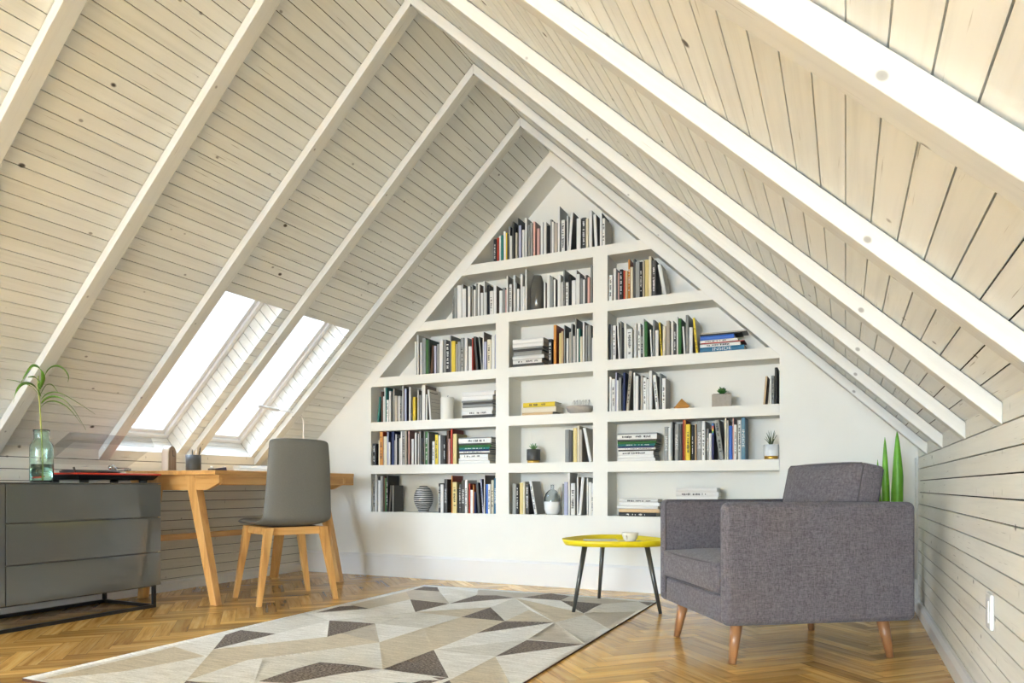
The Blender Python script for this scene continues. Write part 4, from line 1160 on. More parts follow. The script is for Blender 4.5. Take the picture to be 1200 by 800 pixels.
# the lid: five thin walls, hinged at the back edge and swung open
lid = NB(); LW, LD, LH, tk = .235, .335, .055, .0025
box(lid, 0, LD, -LW, LW, LH, LH + tk)
box(lid, 0, LD, -LW, -LW + tk, 0, LH); box(lid, 0, LD, LW - tk, LW, 0, LH)
box(lid, LD - tk, LD, -LW + tk, LW - tk, 0, LH)
obj('lid', lid, 'acrylic', tt, loc=(-.168, 0, .053), rot=(0, R(-27), 0))

# ------------------------------------------------------------------ desk
DT = .762
desk = thing('writing_desk', 'long oiled oak writing desk with splayed legs under the skylights', 'desk', (-1.75, -.93, 0))
def dp(name, bm, mat, **kw):
    bmesh.ops.translate(bm, verts=bm.verts, vec=(1.75, .93, 0)); return obj(name, bm, mat, desk, **kw)
DX0, DX1, DY0, DY1 = -2.12, -1.385, -1.555, -.315
bm = NB(); box(bm, DX0, DX1, DY0, DY1, DT - .024, DT); dp('desktop', bm, 'oak_y', bevel=.002)
for xa, xb in ((DX1 - .030, DX1 - .004), (DX0 + .004, DX0 + .030)):
    bm = NB(); box(bm, xa, xb, DY0 + .047, DY1, .680, DT - .0245); dp('apron', bm, 'oak_y', bevel=.0015)
for yy in (DY0 + .030, DY1 - .115):
    bm = NB()
    prism_xz(bm, [(DX0 + .002, .700), (DX0 + .08, .650), (DX1 - .10, .650), (DX1 - .002, .690), (DX1 - .002, DT - .0245), (DX0 + .002, DT - .0245)], yy, yy + .024)
    dp('end_rail', bm, 'oak_x', bevel=.0015)
def leg_taper(bm, top, bot, wt, wb):
    (xt, yt, zt), (xb, yb, zb) = top, bot
    f = lambda x, y, z, a, b: [(x - a, y - b, z), (x + a, y - b, z), (x + a, y + b, z), (x - a, y + b, z)]
    hexa(bm, f(xb, yb, zb, wb[0], wb[1]), f(xt, yt, zt, wt[0], wt[1]))
for yy in (-1.503, -.418):
    for xt, xb in ((-1.615, -1.432), (-1.915, -2.035)):
        bm = NB(); leg_taper(bm, (xt, yy, DT - .026), (xb, yy, 0), (.036, .027), (.023, .022)); dp('leg', bm, 'oak', bevel=.003)
bm = NB(); box(bm, -1.995, -1.970, -1.50, -.42, .338, .375); dp('stretcher', bm, 'oak_y', bevel=.002)

# things on the desk
wc = thing('desk_clock', 'arched pale wooden desk clock standing at the near end of the desk', 'clock', (-1.815, -1.50, DT))
bm = NB(); prof = []
cw, ch = .052, .148
pts = [(-cw, 0), (cw, 0)] + [(cw * math.cos(a), ch - cw + cw * math.sin(a)) for a in [PI * i / 20 for i in range(21)]]
prism_yz(bm, [(y, z) for y, z in pts], -.019, .019); obj('case', bm, 'palewood', wc, bevel=.0015)
bm = NB(); pts2 = [(y * .86, .006 + z * .94) for y, z in pts]; prism_yz(bm, pts2, .0191, .0206); obj('face', bm, 'ringwood', wc)
bm = NB(); box(bm, .0207, .0218, -.0015, .0015, .088, .122); obj('minute_hand', bm, 'ink', wc)
bm = NB(); box(bm, .0219, .0230, -.002, .020, .087, .0905); obj('hour_hand', bm, 'ink', wc)
wc.rotation_euler = (0, 0, R(25))
pc = thing('pencil_cup', 'black cylindrical pencil cup on the desk', 'pen holder', (-1.76, -1.375, DT))
bm = NB(); lathe(bm, [(0, 0), (.0425, 0), (.0435, .001), (.0435, .098), (.041, .098), (.041, .004), (0, .004)], 40); obj('cup', bm, 'darkpot', pc)
for (x, y, tx, ty, L_, mat, lab) in ((-.018, .012, -.10, .05, .128, 'greymetal', 'steel pen standing in the black pencil cup'), (.016, .02, .10, .10, .145, 'ink', 'black pencil leaning furthest right in the pencil cup'), (.0, -.016, .0, -.05, .135, 'palewood', 'pale wooden pencil in the middle of the pencil cup'), (.02, -.006, .16, -.02, .132, 'whiteink', 'white pencil in the black pencil cup')):
    bm = NB(); tube(bm, [(0, 0, 0), (0, 0, L_ * .93), (0, 0, L_)], [.0035, .0035, .0008], 7)
    o = obj('pencil', bm, mat, loc=(-1.76 + x * .6, -1.375 + y * .6, DT + .0065), rot=(-ty * 1.2, tx * 1.2, 0))
    tag(o, lab, 'pencil', 'pencils in the cup')
ib = thing('ink_bottle', 'small black glass ink bottle with white cap on the desk', 'bottle', (-1.76, -1.235, DT))
bm = NB(); box(bm, -.018, .018, -.018, .018, 0, .020); obj('bottle_body', bm, 'black_plastic', ib, bevel=.003)
bm = NB(); lathe(bm, [(0, .0202), (.010, .0202), (.010, .034), (0, .034)], 20); obj('cap', bm, 'white_gloss', ib)
ib = thing('stapler', 'small navy and white desk stapler beside the ink bottle', 'stapler', (-1.76, -1.165, DT), R(60))
bm = NB(); box(bm, -.035, .035, -.012, .012, 0, .008); obj('stapler_base', bm, plain('navy_plastic', col(46, 50, 78), .4), ib, bevel=.002)
bm = NB(); hexa(bm, [(-.035, -.011, .0082), (.033, -.011, .0082), (.033, .011, .0082), (-.035, .011, .0082)], [(-.033, -.009, .022), (.03, -.009, .030), (.03, .009, .030), (-.033, .009, .022)]); obj('stapler_arm', bm, plain('navy_arm', col(52, 56, 84), .4), ib, bevel=.002)
bm = NB(); box(bm, .012, .030, -.008, .008, .0302, .036); obj('stapler_cap', bm, 'white_gloss', ib, bevel=.002)

# desk lamp
lm = thing('desk_lamp', 'slim white arched desk lamp standing behind the grey chair', 'lamp', (-1.80, -.365, DT))
bm = NB(); lathe(bm, [(0, 0), (.07, 0), (.072, .004), (.068, .012), (0, .012)], 40); obj('lamp_base', bm, 'white_gloss', lm)
bm = NB(); d = Vector((.045, -.42, 0)); H = .435; r_ = .07
pts = [(0, 0, .012), (0, 0, H - r_)]
for i in range(1, 9):
    a = i / 8 * PI / 2; off = d.normalized() * (r_ * (1 - math.cos(a))); pts.append((off.x, off.y, H - r_ + r_ * math.sin(a)))
pts.append((d.x * .72, d.y * .72, H + .004))
tube(bm, pts, .0055, 12); obj('lamp_arm', bm, 'white_gloss', lm)
bm = NB(); tube(bm, [(d.x * .70, d.y * .70, H + .003), (d.x * .74, d.y * .74, H + .003), (d.x * 1.22, d.y * 1.22, H + .009)], [.016, .019, .019], 16, flat=.55); obj('lamp_head', bm, plain('white_lamp_head', col(214, 214, 212), .3), lm)

# ------------------------------------------------------------------ desk chair
ch = thing('desk_chair', 'grey leather shell chair with four splayed oak legs at the desk', 'chair', (-1.252, -1.148, 0), math.atan2(.456, -.89))
def shell(bm, prof, wfun, t, curve, mat=0):
    """Upholstered shell: prof is a list of (x, z) centre-line points, wfun the half width at parameter 0..1."""
    P = [Vector((x, 0, z)) for x, z in prof]; Q = []
    for i in range(len(P) - 1):
        a = P[max(i - 1, 0)]; b = P[i]; c = P[i + 1]; d = P[min(i + 2, len(P) - 1)]
        for k in range(5):
            s = k / 5
            Q.append(.5 * ((2 * b) + (c - a) * s + (2 * a - 5 * b + 4 * c - d) * s * s + (3 * b - a - 3 * c + d) * s ** 3))
    Q.append(P[-1]); n = len(Q); m = 14
    top, bot = [], []
    for i, p in enumerate(Q):
        s = i / (n - 1)
        d = (Q[min(i + 1, n - 1)] - Q[max(i - 1, 0)]).normalized(); nr = Vector((-d.z, 0, d.x))
        w = wfun(s); rt, rb = [], []
        for k in range(m + 1):
            u = -1 + 2 * k / m
            e_ = (1 - abs(u) ** 6) ** .5 if abs(u) < 1 else 0
            es = min(1, .28 + 3.2 * min(s, 1 - s) ** .6) if min(s, 1 - s) < .06 else 1
            base = p + Vector((0, u * w, 0)) - nr * (curve(s) * (u * u))
            h = t * .5 * max(.18, e_) * es
            rt.append(bm.verts.new(base + nr * h)); rb.append(bm.verts.new(base - nr * h))
        top.append(rt); bot.append(rb)
    for A_, flip in ((top, 0), (bot, 1)):
        for i in range(n - 1):
            for k in range(m):
                q = (A_[i][k], A_[i][k + 1], A_[i + 1][k + 1], A_[i + 1][k]); f = bm.faces.new(q[::-1] if flip else q); f.smooth = True
    for i in range(n - 1):
        for k in (0, m):
            f = bm.faces.new((top[i][k], top[i + 1][k], bot[i + 1][k], bot[i][k])); f.smooth = True
    for i in (0, n - 1):
        for k in range(m):
            f = bm.faces.new((top[i][k], top[i][k + 1], bot[i][k + 1], bot[i][k])); f.smooth = True
def wf(s):
    if s < .42: w = .214
    else: w = .214 - .044 * ((s - .42) / .58)
    if s > .90: w *= math.sqrt(max(0.0, 1 - ((s - .90) / .10) ** 3 * .42))
    if s < .08: w *= math.sqrt(max(0.0, 1 - ((.08 - s) / .08) ** 2 * .35))
    return w
bm = NB()
shell(bm, [(.248, .442), (.20, .459), (.10, .460), (0, .458), (-.10, .459), (-.172, .466), (-.210, .498), (-.222, .59), (-.232, .70), (-.238, .82), (-.236, .915), (-.232, .945)], wf, .040, lambda s: .008 if s < .4 else .013)
obj('seat_shell', bm, 'leather', ch, subsurf=1)
bm = NB()
for y in (-.155, .155): box(bm, -.165, .185, y - .012, y + .012, .392, .436)
for x in (-.165, .185): box(bm, x - .012, x + .012, -.1425, .1425, .392, .436)
obj('seat_frame', bm, 'oak_y', ch, bevel=.0015)
bm = NB(); box(bm, -.14, .16, -.13, .13, .4362, .4400); obj('mounting_plate', bm, 'blackmetal', ch)
for sx, tx in ((-1, -.172), (1, .190)):
    for sy in (-1, 1):
        bm = NB(); leg_taper(bm, (tx, sy * .160, .4360), (sx * .213 + .004, sy * .228, 0), (.024, .023), (.0135, .0135)); obj('leg', bm, 'oak', ch, bevel=.003)
# ------------------------------------------------------------------ armchair
AC = thing('armchair', 'boxy grey woven armchair on tapered brown wooden legs', 'armchair', (1.53, -1.26, 0), R(33.9))
# local x towards the back, local -y the arm nearest the camera
HU, HV, ZB, ZT = .391, .340, .155, .612
AT = .058
def rbox(bm, x0, x1, y0, y1, z0, z1): return box(bm, x0, x1, y0, y1, z0, z1)
for s in (-1, 1):
    bm = NB()
    y0, y1 = (-HV, -HV + AT) if s < 0 else (HV - AT, HV)
    vs, _ = rbox(bm, -HU, HU - .0006, y0, y1, ZB, ZT)
    o = obj('arm', bm, 'armfabric', AC, bevel=.027, seg=6)
    bm = NB(); yy = y1 if s < 0 else y0
    tube(bm, [(-HU + .012, yy, ZB + .04), (-HU + .010, yy, ZT - .02), (-HU + .02, yy, ZT - .003), (HU - .075, yy, ZT - .001)], .0028, 6); obj('arm_piping', bm, 'piping', AC)
bm = NB(); rbox(bm, HU - .075, HU - .001, -HV + AT + .0005, HV - AT - .0005, ZB, ZT - .002); obj('back', bm, 'armfabric', AC, bevel=.018, seg=4)
bm = NB(); rbox(bm, -HU + .012, HU - .076, -HV + AT + .0005, HV - AT - .0005, ZB + .002, .262); obj('seat_base', bm, 'armfabric', AC, bevel=.012, seg=3)
bm = NB(); rbox(bm, -HU - .002, HU - .080, -HV + AT + .002, HV - AT - .002, .268, .385)
o = obj('seat_cushion', bm, 'armfabric', AC)
def puff(o, cuts, amt, wb=.014):
    bm = bmesh.new(); bm.from_mesh(o.data)
    bmesh.ops.subdivide_edges(bm, edges=bm.edges, cuts=cuts, use_grid_fill=True)
    lo = Vector([min(v.co[i] for v in bm.verts) for i in range(3)]); hi = Vector([max(v.co[i] for v in bm.verts) for i in range(3)])
    c = (lo + hi) / 2; h = (hi - lo) / 2
    for v in bm.verts:
        q = [(v.co[i] - c[i]) / h[i] for i in range(3)]
        for i in range(3):
            j, k = (i + 1) % 3, (i + 2) % 3
            f = (1 - q[j] ** 4) * (1 - q[k] ** 4)
            v.co[i] += amt[i] * f * q[i]
    for f in bm.faces: f.smooth = True
    bm.to_mesh(o.data); bm.free()
    md = o.modifiers.new('bevel', 'BEVEL'); md.width = wb; md.segments = 5; md.limit_method = 'ANGLE'; md.angle_limit = R(50)
puff(o, 9, (.010, .0, .018))
bm = NB(); x = -HU - .002; yy = HV - AT - .006
for z in (.274, .378):
    tube(bm, [(HU - .1, -yy, z), (x + .02, -yy, z), (x + .004, -yy + .014, z), (x - .003, -yy * .5, z), (x - .006, 0, z), (x - .003, yy * .5, z), (x + .004, yy - .014, z), (x + .02, yy, z), (HU - .1, yy, z)], .0030, 6)
obj('cushion_piping', bm, 'piping', AC)
# loose back cushion, leaning on the back rest
bc_ = thing('back_cushion', '', '')
for k in ('label', 'category'): del bc_[k]
bpy.data.objects.remove(bc_)
bm = NB(); rbox(bm, -.044, .044, -.272, .272, -.185, .185)
o = obj('back_cushion', bm, 'armfabric', AC, loc=(.222, 0, .574), rot=(0, R(11), 0))
puff(o, 9, (.020, .006, .012), .022)
bm = NB()
for x in (-.043, .043):
    loop = [(x, -.270, -.183), (x, -.272, 0), (x, -.268, .172), (x, -.255, .184), (x, 0, .182), (x, .255, .184), (x, .268, .172), (x, .272, 0), (x, .270, -.183)]
    tube(bm, loop, .0032, 6)
obj('back_cushion_piping', bm, 'piping', o)
for fx, fy in ((1.406, -1.66), (1.111, -1.257), (1.952, -1.286), (1.649, -.838)):
    a = R(33.9); dx, dy = fx - 1.53, fy + 1.26
    lx, ly = dx * math.cos(a) + dy * math.sin(a), -dx * math.sin(a) + dy * math.cos(a)
    bm = NB(); tube(bm, [(lx * .92 , ly * .94, ZB + .012), (lx, ly, .0005)], [.0255, .0135], 20)
    obj('leg', bm, 'walnut', AC)

# ------------------------------------------------------------------ side table
TC = Vector((.640, -.672, 0))
st = thing('side_table', 'small bright yellow tray table on three grey metal legs', 'table', TC)
TZ = .372
dirs = [math.atan2(-.236, -.146), math.atan2(.254, -.165), math.atan2(-.042, .27)]
def tri(rad, z, n=72):
    """Softly rounded triangle whose corners point over the legs."""
    out = []
    for i in range(n):
        a = 2 * PI * i / n
        r = rad * (1 + .085 * math.cos(3 * (a - dirs[2])))
        out.append((r * math.cos(a), r * math.sin(a), z))
    return out
bm = NB(); RT = .262
rings = [tri(RT - .012, TZ - .016), tri(RT - .004, TZ - .015), tri(RT + .004, TZ - .004), tri(RT + .012, TZ + .016), tri(RT + .009, TZ + .0165), tri(RT - .001, TZ - .002), tri(RT - .010, TZ - .007)]
vr = [[bm.verts.new(p) for p in r] for r in rings]
for a, b in zip(vr, vr[1:]):
    for i in range(len(a)):
        j = (i + 1) % len(a); f = bm.faces.new((a[i], a[j], b[j], b[i])); f.smooth = True
bm.faces.new(vr[0][::-1]); bm.faces.new(vr[-1])
obj('tray_top', bm, 'yellow', st)
TS = TZ - .007
for fx, fy in ((.494, -.908), (.475, -.418), (.910, -.714)):
    d = Vector((fx, fy, 0)) - TC
    bm = NB(); tube(bm, [(d.x * .72, d.y * .72, TZ - .0165), (d.x, d.y, .0005)], [.0145, .0095], 16)
    o = obj('leg', bm, 'greymetal', st)
    if fx < .6:
        o.location.z = .0065; o.scale.z = (TZ - .0165 - .0065) / (TZ - .0165)
bm = NB(); lathe(bm, [(0, TZ - .022), (.05, TZ - .022), (.05, TZ - .0165), (0, TZ - .0165)], 24); obj('mounting_plate', bm, 'blackmetal', st)
# cup and saucer
cz = TS + .0008
sc = thing('saucer', 'cream saucer under the coffee cup on the yellow table', 'saucer', (.752, -.735, cz))
bm = NB(); lathe(bm, [(0, 0), (.03, 0), (.032, .003), (.062, .010), (.063, .012), (.030, .006), (0, .005)], 40); obj('dish', bm, plain('cream_china', col(236, 230, 214), .2), sc)
cp = thing('coffee_cup', 'cream coffee cup with a faded brown print on its side, on the saucer', 'cup', (.752, -.735, cz + .0065))
bm = NB(); lathe(bm, [(0, 0), (.022, 0), (.023, .004), (.036, .020), (.042, .036), (.0445, .052), (.043, .0525), (.040, .036), (.034, .021), (.020, .006), (0, .005)], 40)
obj('cup_body', bm, bpy.data.materials['cream_china'], cp)
bm = NB(); tube(bm, [(.038, .0, .044), (.056, .0, .046), (.062, .0, .034), (.055, .0, .022), (.036, .0, .018)], .0035, 8); obj('handle', bm, bpy.data.materials['cream_china'], cp, rot=(0, 0, R(70)))
bm = NB()
for k, (w_, z_) in enumerate(((.006, .020), (.010, .026), (.008, .032), (.005, .038))):
    rr = .0362 + (z_ - .02) * .40
    for i in range(4):
        a0 = R(-100) + (i / 4 - .5) * w_ / .04; a1 = a0 + w_ / .04 / 4
        q = [(rr * 1.012 * math.cos(a), rr * 1.012 * math.sin(a), z) for a, z in ((a0, z_), (a1, z_), (a1, z_ + .0035), (a0, z_ + .0035))]
        bm.faces.new([bm.verts.new(p) for p in q])
obj('print', bm, plain('brown_print', col(150, 112, 78), .6), cp)
bm = NB(); lathe(bm, [(0, .045), (.0415, .045), (.0415, .0455), (0, .0455)], 32); obj('coffee', bm, plain('coffee', col(66, 40, 24), .15), cp)
nb = thing('notebook', 'pale grey notebook lying on the yellow table', 'notebook', (.585, -.725, TS + .0008), R(24))
bm = NB(); box(bm, -.085, .085, -.06, .06, .0015, .0125); obj('pages', bm, 'paper', nb)
bm = NB(); box(bm, -.088, .088, -.062, .062, 0, .0014); box(bm, -.088, .088, -.062, .062, .0126, .0142); box(bm, -.0895, -.088, -.062, .062, 0, .0142)
obj('cover', bm, plain('pale_cover', col(214, 214, 204), .5), nb, bevel=.0004)

# ------------------------------------------------------------------ spear plant in the corner
sx, sy = 2.0, -.30
sn = thing('spear_plant', 'tall bright green cylindrical spear plant in the corner behind the armchair', 'plant', (sx, sy, 0))
bm = NB(); lathe(bm, [(0, 0), (.075, 0), (.08, .01), (.098, .24), (.092, .24), (.086, .222), (0, .222)], 40); obj('pot', bm, 'concrete', sn)
bm = NB(); lathe(bm, [(0, .2225), (.085, .2225), (0, .226)], 24); obj('soil', bm, 'soil', sn)
for (dx, dy, ht, r_, ld, le) in ((-.052, -.01, .81, .0150, -.004, 0), (-.018, .012, .926, .0185, -.004, 0), (.016, .03, .872, .012, .008, 0), (.040, -.014, .955, .0255, -.008, .0)):
    bm = NB(); n = 26; pts = []; rr = []
    for i in range(n + 1):
        t = i / n
        pts.append((dx * (.65 + .35 * min(1, t * 1.4)) + ld * t * t, dy, .20 + (ht - .20) * t))
        rr.append(max(.0008, r_ * min(1, (1 - t) * (ht - .2) / .24) ** .62))
    tube(bm, pts, rr, 14); obj('leaf', bm, 'spear', sn)

# ------------------------------------------------------------------ shelf ornaments
def zshelf(b): return dict(F=2.238, E=1.873, D=1.491, A=1.156, B=.832, C=.48)[b] + .0008
# candle
cd = thing('pillar_candle', 'white pillar candle standing beside the leaning sketch-covered book', 'candle', (-.835, .06, zshelf('A')))
bm = NB(); lathe(bm, [(0, 0), (.047, 0), (.049, .003), (.049, .158), (.046, .162), (.02, .159), (0, .158)], 36); obj('wax', bm, 'wax', cd)
bm = NB(); tube(bm, [(0, 0, .157), (.001, 0, .168), (.006, 0, .176)], .0018, 6); obj('wick', bm, 'wick', cd)
# striped vase
sv = thing('striped_vase', 'egg-shaped black and white striped vase on the bottom shelf', 'vase', (-1.048, .075, zshelf('C')))
prof = [(0, 0), (.036, 0), (.040, .006)]; n = 30
for i in range(n + 1):
    a = -PI / 2 + .62 + (PI - 1.20) * i / n
    prof.append((.0715 * math.cos(a), .102 + .098 * math.sin(a)))
prof += [(.024, .196), (.022, .190), (0, .19)]
bm = NB(); lathe(bm, prof, 48)
k = NT('brushed_stripes'); v_ = k.coord()
wv = k.n('ShaderNodeTexWave', wave_type='BANDS', bands_direction='Z'); wv.inputs['Scale'].default_value = 20; wv.inputs['Distortion'].default_value = 2.2; wv.inputs['Detail'].default_value = 3; wv.inputs['Detail Scale'].default_value = .8; k.l(v_, wv.inputs['Vector'])
k.l(k.ramp(wv.outputs['Fac'], [(.50, col(48, 50, 50)), (.60, col(206, 206, 202))]), k.b.inputs['Base Color']); k.b.inputs['Roughness'].default_value = .35
obj('vase_body', bm, k.m, sv)
# tall dark vase on the second shelf
dv = thing('tapered_vase', 'tall glossy dark grey tapered vase between the white books on the second shelf', 'vase', (-.121, .060, zshelf('E')))
bm = NB(); lathe(bm, [(0, 0), (.042, 0), (.046, .004), (.053, .06), (.055, .10), (.052, .15), (.043, .195), (.031, .235), (.028, .240), (.025, .236), (.016, .20), (0, .20)], 44); obj('vase_body', bm, 'darkvase', dv)
# two-tone bottle
bt = thing('bottle_vase', 'round-shouldered bottle vase, clear grey above and white below', 'vase', (-.012, .060, zshelf('C')))
bm = NB(); lathe(bm, [(0, 0), (.034, 0), (.046, .010), (.055, .035), (.0565, .06), (.0565, .088), (0, .088)], 40); obj('white_base', bm, 'white_gloss', bt)
bm = NB(); lathe(bm, [(.0565, .0885), (.055, .115), (.046, .142), (.028, .162), (.0115, .170), (.0105, .196), (.013, .201), (.010, .201), (.0085, .196), (.009, .170), (.026, .158), (.043, .139), (.052, .114), (.0535, .0885)], 40)
obj('glass_top', bm, 'greyglass', bt)
# stone bowl and the ribbed white ornament in it
bw = thing('shallow_bowl', 'shallow grey-beige stone bowl on the middle shelf', 'bowl', (.172, .098, zshelf('A')))
bm = NB(); lathe(bm, [(0, 0), (.055, 0), (.060, .003), (.085, .022), (.092, .040), (.093, .052), (.089, .052), (.084, .036), (.06, .014), (0, .010)], 44); obj('dish', bm, 'bowl', bw)
orn = thing('ribbed_ornament', 'white openwork ornament of tilted rings standing in the stone bowl', 'ornament', (.172, .098, zshelf('A') + .014))
for i in range(6):
    bm = NB(); c0 = -.052 + .021 * i; n = 28
    pts = [(c0 + .012 * math.sin(2 * PI * j / n), .020 * math.cos(2 * PI * j / n), .042 + .038 * math.sin(2 * PI * j / n)) for j in range(n + 1)]
    tube(bm, pts, .0030, 6, cap=False); obj('ring', bm, 'whitering', orn)
# succulents
def succulent(root, cz_, n, r, h, mat, spread=.8, seed=1, thick=.0055, curl=.3):
    rnd = random.Random(seed)
    for i in range(n):
        a = i * 2.39996; t = (i + .5) / n
        out = r * spread * (1 - .55 * (1 - t)) ; up = h * (1.05 - .55 * t) * rnd.uniform(.85, 1.1)
        dx, dy = math.cos(a), math.sin(a)
        bm = NB()
        tube(bm, [(dx * .004, dy * .004, cz_), (dx * out * .4, dy * out * .4, cz_ + up * .45), (dx * out * .8, dy * out * .8, cz_ + up * .85), (dx * out, dy * out, cz_ + up)], [thick * .6, thick, thick * .8, thick * .1], 7, flat=.6)
        obj('leaf', bm, mat, root, smooth=True)
p1 = thing('potted_succulent', 'small green succulent in a charcoal pot with a brass foot', 'plant', (-.158, .075, zshelf('B')))
bm = NB(); lathe(bm, [(0, .018), (.046, .018), (.0475, .020), (.0475, .094), (.043, .094), (.043, .082), (0, .082)], 40); obj('pot', bm, 'darkpot', p1)
bm = NB(); lathe(bm, [(0, 0), (.041, 0), (.043, .002), (.043, .0178), (0, .0178)], 40); obj('pot_foot', bm, 'gold', p1)
bm = NB(); lathe(bm, [(0, .0822), (.0425, .0822), (0, .086)], 24); obj('soil', bm, 'soil', p1)
succulent(p1, .084, 15, .044, .056, 'succulent', seed=3)
p2 = thing('spiky_plant', 'spiky grey-green plant in a white pot with a brass foot beside the steel blue book', 'plant', (1.392 - .002, .075, zshelf('B')))
bm = NB(); lathe(bm, [(0, .020), (.042, .020), (.0435, .022), (.0435, .088), (.040, .088), (.040, .078), (0, .078)], 40); obj('pot', bm, 'white_gloss', p2)
bm = NB(); lathe(bm, [(0, 0), (.036, 0), (.039, .002), (.039, .0198), (0, .0198)], 40); obj('pot_foot', bm, 'gold', p2)
bm = NB(); lathe(bm, [(0, .0782), (.0395, .0782), (0, .082)], 24); obj('soil', bm, 'soil', p2)
succulent(p2, .080, 13, .046, .092, 'aloe', spread=.95, seed=5, thick=.0032)
p3 = thing('concrete_planter', 'square concrete planter with a dark green rosette beside the wooden pyramid', 'plant', (1.103, .075, zshelf('A')), R(8))
bm = NB(); box(bm, -.058, .058, -.045, .045, 0, .078)
o = obj('planter', bm, 'concrete', p3, bevel=.002)
bm = NB(); box(bm, -.05, .05, -.038, .038, .0782, .081); obj('soil', bm, 'soil', p3)
succulent(p3, .080, 22, .036, .046, 'darkleaf', spread=.9, seed=8, thick=.008)
# faceted wooden pyramid
py = thing('wooden_pyramid', 'small faceted honey-coloured wooden pyramid on the shelf', 'ornament', (.862, .055, zshelf('A')), R(20))
bm = NB(); 
b_ = [bm.verts.new(p) for p in ((-.030, -.030, 0), (.030, -.030, 0), (.030, .030, 0), (-.030, .030, 0))]
m_ = [bm.verts.new(p) for p in ((-.044, -.044, .012), (.044, -.044, .012), (.044, .044, .012), (-.044, .044, .012))]
t_ = bm.verts.new((0, 0, .066))
bm.faces.new(b_[::-1])
for i in range(4):
    j = (i + 1) % 4; bm.faces.new((b_[i], b_[j], m_[j], m_[i])); bm.faces.new((m_[i], m_[j], t_))
obj('solid', bm, 'pyramid', py, bevel=.0006)
# ------------------------------------------------------------------ books
CW = {'white': (232, 230, 224), 'cream': (226, 216, 190), 'sand': (224, 204, 140), 'beige': (186, 176, 160), 'grey': (150, 150, 145), 'charcoal': (84, 82, 78),
      'black': (40, 40, 40), 'teal': (44, 122, 112), 'brown': (96, 66, 46), 'yellow': (226, 198, 62), 'lavender': (178, 180, 202), 'navy': (42, 54, 96),
      'orange': (208, 138, 58), 'pink': (216, 172, 162), 'red': (176, 62, 44), 'green': (62, 112, 58), 'pine': (40, 62, 44), 'tan': (206, 176, 134),
      'blue': (66, 112, 196), 'ocean': (48, 112, 144), 'steel': (92, 130, 150), 'rainbow': (62, 60, 104)}
WORD = {'sand': 'pale yellow', 'pine': 'dark green', 'ocean': 'deep blue', 'steel': 'steel blue', 'rainbow': 'rainbow-topped violet', 'navy': 'navy', 'green': 'green'}
COVER = {'white': [(205, 203, 196), (150, 148, 142), (96, 92, 88), (186, 184, 178), (120, 104, 92)], 'grey': [(110, 110, 106), (76, 76, 74)], 'charcoal': [(52, 50, 48)], 'black': [(32, 31, 30)],
         'cream': [(206, 196, 172), (110, 90, 66)], 'orange': [(150, 60, 34)], 'tan': [(120, 66, 40)], 'teal': [(36, 98, 90)], 'lavender': [(130, 132, 150), (60, 60, 74)]}
rb = random.Random(4)
bmats = {}
def bmat(rgb, kind='cover'):
    key = (rgb, kind)
    if key not in bmats:
        bmats[key] = plain('%s_%d_%d_%d' % ((kind,) + rgb), col(*rgb), .45 if kind == 'cover' else .5, spec=.35)
    return bmats[key]
def jit(c, a=7):
    d = rb.choice((-a, 0, a)); return tuple(max(0, min(255, x + d)) for x in c)
PG = bmat((222, 214, 198), 'pages')
inside_curve = bpy.data.curves.new('lettering', 'FONT'); inside_curve.body = 'INSIDE'; inside_curve.align_x = 'CENTER'; inside_curve.align_y = 'CENTER'
io = bpy.data.objects.new('lettering', inside_curve); C.objects.link(io)
bpy.context.view_layer.update()
im = bpy.data.meshes.new_from_object(io.evaluated_get(bpy.context.evaluated_depsgraph_get()))
bpy.data.objects.remove(io); bpy.data.curves.remove(inside_curve)
XS = [v.co.x for v in im.vertices]; TWD = max(XS) - min(XS); THT = max(v.co.y for v in im.vertices) - min(v.co.y for v in im.vertices)

def lettering(w, h, cover, kind, big=False):
    """Spine print in spine coordinates: across w, along h, facing -y."""
    dark = sum(cover) < 400
    if kind in 'IJ':
        me = im.copy(); L_ = h * .42; s1 = L_ / TWD; s2 = min(w * .62 / THT, s1 * 1.6)
        for v in me.vertices:
            x, y = v.co.x * s1, v.co.y * s2
            v.co = Vector((y, -.0006, -x)) if kind == 'I' else Vector((-y, -.0006, x))
        mat = M['whiteink']
        me.materials.clear(); me.materials.append(mat)
        return me
    bm = NB(); z = h * rb.uniform(.12, .22); end = h * rb.uniform(.7, .9); ww = w * (.5 if not big else .62)
    while z < end:
        g = h * rb.uniform(.010, .030)
        if rb.random() < .82:
            a = ww * rb.uniform(.55, 1)
            sh = rb.uniform(-.1, .1) * ww
            q = [(-a / 2 + sh, -.0005, z), (a / 2 + sh, -.0005, z), (a / 2 + sh, -.0005, z + g), (-a / 2 + sh, -.0005, z + g)]
            bm.faces.new([bm.verts.new(p) for p in q])
        z += g + h * rb.uniform(.006, .014)
        if rb.random() < .12: z += h * .05
    bmesh.ops.translate(bm, verts=bm.verts, vec=(0, 0, -h / 2))
    me = bpy.data.meshes.new('spine_print'); bm.to_mesh(me); bm.free()
    me.materials.append(M['whiteink'] if dark else (M['ink'] if kind != 'r' else M['ink']))
    return me

